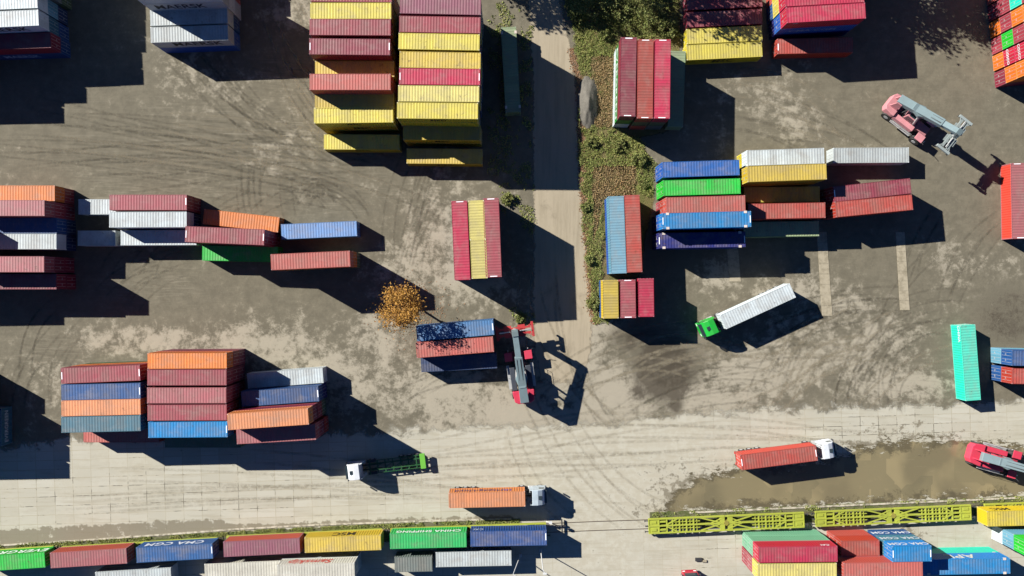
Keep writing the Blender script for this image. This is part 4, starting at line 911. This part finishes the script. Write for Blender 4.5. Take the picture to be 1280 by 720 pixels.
m = MB(); m.cyl((0, 0, 0), (.5, .55, 2.2), .08, 8); m.build('post', M_WP, root); m = MB(); m.box(.3, .8, .4, .75, 2.1, 2.45); m.build('signal_head', M_WP, root)
x, y = P(700, 656.5); root = empty('signal_shadow_cross', (x, y, 0), R(2)); tag(root, 'dark cross shape standing in for the signal shadow on the rails', 'shadow shape')  # dark cross modelled in place of the signal's star-shaped shadow on the rails
m = MB(); m.box(-.9, .9, -.1, .1, .25, .5); m.box(.2, .4, -1.1, 1.1, .3, .55); m.build('shadow_bar', M_DARK, root); m = MB(); m.bar((-.9, 0, .05), (.2, 0, .7), .12); m.build('shadow_arm', M_STEEL, root)

# concrete strips set in the dirt
M_STRIP = M_KERB
def strip(pts, label):
    root = MB(); n = 8; (x0, y0, w0), (x1, y1, w1) = pts
    for i in range(n):
        t0, t1 = i / n, (i + .985) / n
        def q(t, s): return (*P(x0 + (x1 - x0) * t + s * (w0 + (w1 - w0) * t) / 2, y0 + (y1 - y0) * t), .05)
        a, b, c_, d = q(t0, -1), q(t0, 1), q(t1, 1), q(t1, -1)
        k = len(root.v); root.v += [a, b, c_, d] + [(p[0], p[1], -.02) for p in (a, b, c_, d)]
        root.f += [(k, k + 1, k + 2, k + 3), (k, k + 4, k + 5, k + 1), (k + 1, k + 5, k + 6, k + 2), (k + 2, k + 6, k + 7, k + 3), (k + 3, k + 7, k + 4, k)]
    o = root.build('concrete_strip', M_CSTR); tag(o, label, 'concrete strip', 'concrete strips in the dirt'); return o
g = NG('strip_concrete'); wp = g.coord('World'); n = g.noise(wp, .9, 6, .7); g.set(g.b, 'Base Color', g.mix(g.ramp(n, .4, .65), alb((188, 176, 150)), alb((158, 147, 122)))); g.b.inputs['Roughness'].default_value = .9; M_CSTR = g.m
strip([(1125, 290, 11), (1131, 388, 12)], 'long pale concrete strip standing clear in the dirt, rightmost')
strip([(1027, 290, 12), (1034, 395, 13)], 'pale concrete strip ending near the white truck shadow'); strip([(915, 305, 14), (919, 352, 14)], 'short pale concrete strip behind the green cab truck')

# ------------------------------------------------------------------ vegetation
def foliage_mat(name, cols, trans=.25):
    g = NG(name); geo = g.N.new('ShaderNodeNewGeometry'); r = geo.outputs['Random Per Island']
    cr = g.N.new('ShaderNodeValToRGB'); g.L.new(r, cr.inputs[0]); e = cr.color_ramp.elements
    while len(e) < len(cols): e.new(0.5)
    for i, c in enumerate(cols): e[i].position = i / (len(cols) - 1); e[i].color = (*c, 1)
    big = g.noise(g.coord('World'), .6, 3, .6)
    c = g.mix(g.ramp(big, .4, .65, 0, .45), cr.outputs[0], cols[0])
    g.set(g.b, 'Base Color', c); g.b.inputs['Roughness'].default_value = .7
    tr = g.N.new('ShaderNodeBsdfTranslucent'); g.L.new(c, tr.inputs[0]); mx = g.N.new('ShaderNodeMixShader'); mx.inputs[0].default_value = trans
    g.L.new(g.b.outputs[0], mx.inputs[1]); g.L.new(tr.outputs[0], mx.inputs[2]); g.L.new(mx.outputs[0], g.out.inputs[0]); return g.m
M_AUT = foliage_mat('autumn_leaves', [(.16, .075, .016), (.34, .16, .025), (.44, .24, .04), (.26, .14, .03)], .3)
M_GRN = foliage_mat('green_leaves', [(.07, .085, .022), (.13, .155, .035), (.19, .20, .055), (.17, .145, .05)])
M_GRS = foliage_mat('verge_grass_blades', [(.11, .14, .035), (.21, .26, .05), (.34, .30, .11), (.17, .20, .045)])
M_BRN = foliage_mat('dry_grass_blades', [(.17, .12, .06), (.26, .18, .08), (.32, .20, .085), (.21, .16, .075)])
g = NG('bark'); n = g.noise(g.coord(), 6, 5, .7); g.set(g.b, 'Base Color', g.mix(n, (.05, .035, .025), (.12, .09, .065))); g.b.inputs['Roughness'].default_value = .9; M_BARK = g.m
def quads(name, C, size, mat, parent=None, up=.5, asp=.6):
    n = len(C); nrm = RNG.normal(size=(n, 3)); nrm[:, 2] = np.abs(nrm[:, 2]) + up; nrm /= np.linalg.norm(nrm, axis=1)[:, None]
    a = RNG.normal(size=(n, 3)); u = np.cross(nrm, a); u /= np.linalg.norm(u, axis=1)[:, None]; v = np.cross(nrm, u)
    s = (size * RNG.uniform(.6, 1.4, n))[:, None]
    V = np.stack([C - u * s, C - v * s * asp, C + u * s, C + v * s * asp], 1).reshape(-1, 3)
    m = D.meshes.new(name); m.vertices.add(len(V)); m.vertices.foreach_set('co', V.astype(np.float32).ravel())
    m.loops.add(4 * n); m.loops.foreach_set('vertex_index', np.arange(4 * n, dtype=np.int32)); m.polygons.add(n); m.polygons.foreach_set('loop_start', (np.arange(n) * 4).astype(np.int32)); m.update(calc_edges=True)
    m.materials.append(mat); o = D.objects.new(name, m); COL.objects.link(o)
    if parent: o.parent = parent
    return o
def crown_pts(c, r, nclump, per, flat=.75, cs=.28):
    out = []
    for i in range(nclump):
        d = RNG.normal(size=3); d /= np.linalg.norm(d); rr = RNG.uniform(.35, 1) ** .6
        cc = np.array(c) + d * np.array([r, r, r * flat]) * rr
        out.append(cc + RNG.normal(size=(per, 3)) * r * cs * RNG.uniform(.5, 1.1) * .6)
    return np.concatenate(out)
def tree(name, px, py, h_, r, mat, label, cat='tree', lean=(0, 0), group=None, leaf=.16, clumps=60, per=90, trunk=.22, cs=.28):
    x, y = P(px, py); root = empty(name, (x, y, 0)); tag(root, label, cat, group)
    t = MB(); top = Vector((lean[0], lean[1], h_ * .62)); t.cyl((0, 0, 0), top, trunk, 10, trunk * .5)
    for i in range(9):
        a = i * 2.4; b0 = top * (.45 + .06 * i); t.cyl(b0, b0 + Vector((math.cos(a) * r * .7, math.sin(a) * r * .7, h_ * .18)), trunk * .35, 6, .03)
    t.build('trunk', M_BARK, root, smooth=True)
    c = crown_pts((lean[0], lean[1], h_ - r * .8), r, clumps, per, cs=cs); c[:, 2] = np.maximum(c[:, 2], h_ * .3)
    q = quads('crown', c, leaf, mat, root); return root
tree('autumn_tree', 513, 378, 10.5, 3.0, M_AUT, 'small autumn tree with orange brown leaves beside the containers', lean=(-.4, -.5), clumps=30, per=150, leaf=.14, cs=.42)
for i, (px, py, h_, r) in enumerate([(566, -62, 14, 4.5), (612, -70, 13, 4.5), (640, -52, 12, 4), (748, -50, 14, 5), (800, -42, 15, 4.5), (1020, -58, 15, 5), (1060, -62, 15, 5), (1100, -50, 13, 4), (980, -66, 13, 4.5)]):
    tree('broadleaf_tree', px, py, h_, r, M_GRN, 'tall green tree standing beyond the top picture edge', group='trees beyond the top edge', clumps=46, per=60, leaf=.26)
def bush(px, py, r, h_, label, mat=None):
    x, y = P(px, py); root = empty('bush', (x, y, 0)); tag(root, label, 'bush', 'bushes on the verge')
    t = MB()
    for i in range(5): t.cyl((0, 0, 0), (math.cos(i * 1.3) * r * .4, math.sin(i * 1.3) * r * .4, h_ * .7), .05, 5, .02)
    t.build('stems', M_BARK, root)
    c = crown_pts((0, 0, h_ * .5), r, 26, 60, flat=h_ / r * .45); c[:, 2] = np.abs(c[:, 2]); quads('foliage', c, .13, mat or M_GRN, root)
BUS = [(722, 20, 1.7, 1.8, 'leftmost bush by the road'), (748, 12, 2.2, 2.4, 'broad bush near the top edge of the verge'), (778, 16, 2.4, 3, 'dark bush at the top middle of the verge'), (808, 20, 2.4, 3, 'dark bush in tree shade at the verge top'), (833, 38, 1.8, 2.2, 'bright bush right above the crimson container'), (757, 45, 1.6, 1.6, 'small bush left of the verge containers'),
       (740, 178, 1.6, 1.1, 'low bush just below the gravel heap'), (775, 182, 1.7, 1.2, 'low bush below the dark maroon container'), (798, 200, 1.3, 1, 'low bush left of the bright blue container'), (731, 260, 1.1, .9, 'narrow bush between road and pale teal container'), (737, 325, 1.2, 1, 'narrow bush halfway down the verge'), (743, 378, 1.3, 1.2, 'bright green bush by the short yellow container'), (806, 232, 1.0, 1, 'small bush left of the vivid green container'), (634, 250, 1.0, 1.0, 'bush at the right of the maroon road container'), (652, 398, .9, .7, 'small shrub above the reach stacker')]
for b in BUS:
    if b[1] < 30 or b[4].startswith(('bright', 'bush at', 'small shrub', 'low bush left of')): bush(*b)
    else: bush(b[0], b[1], b[2] * .62, b[3] * .6, b[4])
VERGE = [(706, -60), (706, 0), (716, 40), (722, 85), (727, 95), (722, 160), (726, 230), (732, 300), (738, 380), (745, 404), (762, 402), (752, 350), (752, 300), (756, 245), (800, 240), (818, 250), (818, 205), (800, 175), (770, 165), (775, 48), (850, 48), (850, -60)]
LV = [(622, 225), (668, 225), (668, 275), (664, 300), (650, 290), (628, 262)]; LV2 = [(638, 385), (666, 392), (668, 405), (640, 404)]; LV3 = [(610, 0), (664, 0), (666, 225), (610, 225)]
BR1 = [(738, 70), (772, 70), (769, 158), (742, 158)]; BR2 = [(741, 208), (795, 208), (796, 246), (756, 246), (742, 300)]
def scatter(polys, n, bb, zmax, dens=None, excl=()):
    x = RNG.uniform(bb[0], bb[1], n); y = RNG.uniform(bb[2], bb[3], n); k = np.zeros(n, bool)
    for p in polys: k |= (sdist(x, y, p) + (fbm(x, y, 9) - .5) * 12) > 0
    for p in excl: k &= ~((sdist(x, y, p) + (fbm(x, y, 7) - .5) * 6) > 0)
    if dens: k &= fbm(x, y, 14) > dens
    x, y = x[k], y[k]; h_ = (.05 + fbm(x, y, 16) ** 2 * zmax * 2) * RNG.uniform(.3, 1, len(x))
    return np.stack([(x - 640) / PM, (360 - y) / PM, h_], -1)
GR = [(722, 92), (740, 98), (748, 110), (747, 150), (734, 162), (724, 158)]
tag(quads('verge_grass', scatter([VERGE], 130000, (700, 860, -60, 410), .38, dens=.30, excl=(BR1, BR2, GR)), .17, M_GRS, up=.25, asp=.22), 'green weedy grass covering the verge right of the road', 'grass', kind='stuff')
tag(quads('dry_grass', scatter([BR1, BR2], 22000, (730, 800, 60, 305), .25), .11, M_BRN, up=.3), 'dry brown grass in two patches on the verge', 'dry grass', kind='stuff')
tag(quads('roadside_grass', scatter([LV, LV2, LV3], 16000, (608, 670, 0, 410), .15, dens=.5), .12, M_GRS, up=.3), 'sparse weeds along the left side of the road', 'weeds', kind='stuff')
# leaf litter in orange along the road edge
xx = RNG.uniform(0, 1, 3500); ly = 60 + xx * 345; lx = np.interp(ly, [60, 100, 200, 300, 405], [712, 723, 727, 732, 742]) + RNG.normal(size=3500) * 2.6 + (fbm(ly, ly * 0, 20) - .5) * 6
tag(quads('fallen_leaves', np.stack([(lx - 640) / PM, (360 - ly) / PM, RNG.uniform(.02, .06, 3500)], -1), .13, foliage_mat('litter', [(.20, .10, .045), (.28, .15, .07), (.24, .16, .095), (.15, .08, .04)]), up=2), 'orange brown leaf litter along the right road edge', 'fallen leaves', kind='stuff')
# weeds along the track
lf = np.stack([RNG.normal(516, 22, 900), RNG.normal(388, 17, 900)], -1)
tag(quads('tree_leaf_litter', np.stack([(lf[:, 0] - 640) / PM, (360 - lf[:, 1]) / PM, RNG.uniform(.02, .05, 900)], -1), .11, D.materials['litter'], up=2), 'scattered orange leaves on the dirt under the autumn tree', 'fallen leaves', kind='stuff')
wx = RNG.uniform(-60, 650, 16000); wy = track_y(wx) - RNG.uniform(7.5, 13.5, 16000); k = fbm(wx, wy, 12) > .45
wx2 = RNG.uniform(815, 1400, 12000); wy2 = track_y(wx2) - RNG.uniform(9, 15, 12000); k2 = fbm(wx2, wy2, 12) > .55
X = np.concatenate([wx[k], wx2[k2]]); Y = np.concatenate([wy[k], wy2[k2]])
tag(quads('track_weeds', np.stack([(X - 640) / PM, (360 - Y) / PM, RNG.uniform(.03, .2, len(X))], -1), .09, M_GRS, up=.5), 'low weeds growing along the railway track', 'weeds', kind='stuff')
# gravel heap
g = NG('grey_gravel'); n = g.noise(g.coord('World'), 2.2, 6, .75); g.set(g.b, 'Base Color', g.mix(n, alb((88, 84, 76)), alb((140, 134, 122)))); g.b.inputs['Roughness'].default_value = .95; g.set(g.b, 'Normal', g.bump(g.noise(g.coord('World'), 6, 5, .7), .1, .8)); M_GRAV = g.m
hx, hy = P(735, 128); vs = []; fs = []; NX, NY = 26, 40
for j in range(NY + 1):
    for i in range(NX + 1):
        u = i / NX * 2 - 1; v = j / NY * 2 - 1; r_ = math.hypot(u, v); z = max(-.02, (1 - r_) * 1.5 + .22 * (vnoise(np.array(u * 4 + 9), np.array(v * 4 + 3)) - .5)); vs.append((u * 1.75, v * 4.3, float(z)))
for j in range(NY):
    for i in range(NX): a = j * (NX + 1) + i; fs.append((a, a + 1, a + NX + 2, a + NX + 1))
me = D.meshes.new('gravel_heap'); me.from_pydata(vs, [], fs); o = link('gravel_heap', me, M_GRAV); o.location = (hx, hy, 0)
for p in me.polygons: p.use_smooth = True
tag(o, 'long grey gravel heap between road and verge', 'gravel heap')
# loose rubble on the concrete
for i, (px, py, s) in enumerate([(873, 699, .28), (880, 701, .2), (1090, 100, .12)][:2]):
    x, y = P(px, py); m = MB(); m.box(-s * 2, s * 2, -s, s, 0, s); tag(m.build('debris_block', M_DARK if i == 0 else M_CSTR, bevel=.03), ['dark debris block on the concrete near the bottom truck', 'pale debris block on the concrete near the bottom truck'][i], 'debris').location = (x, y, 0.01)
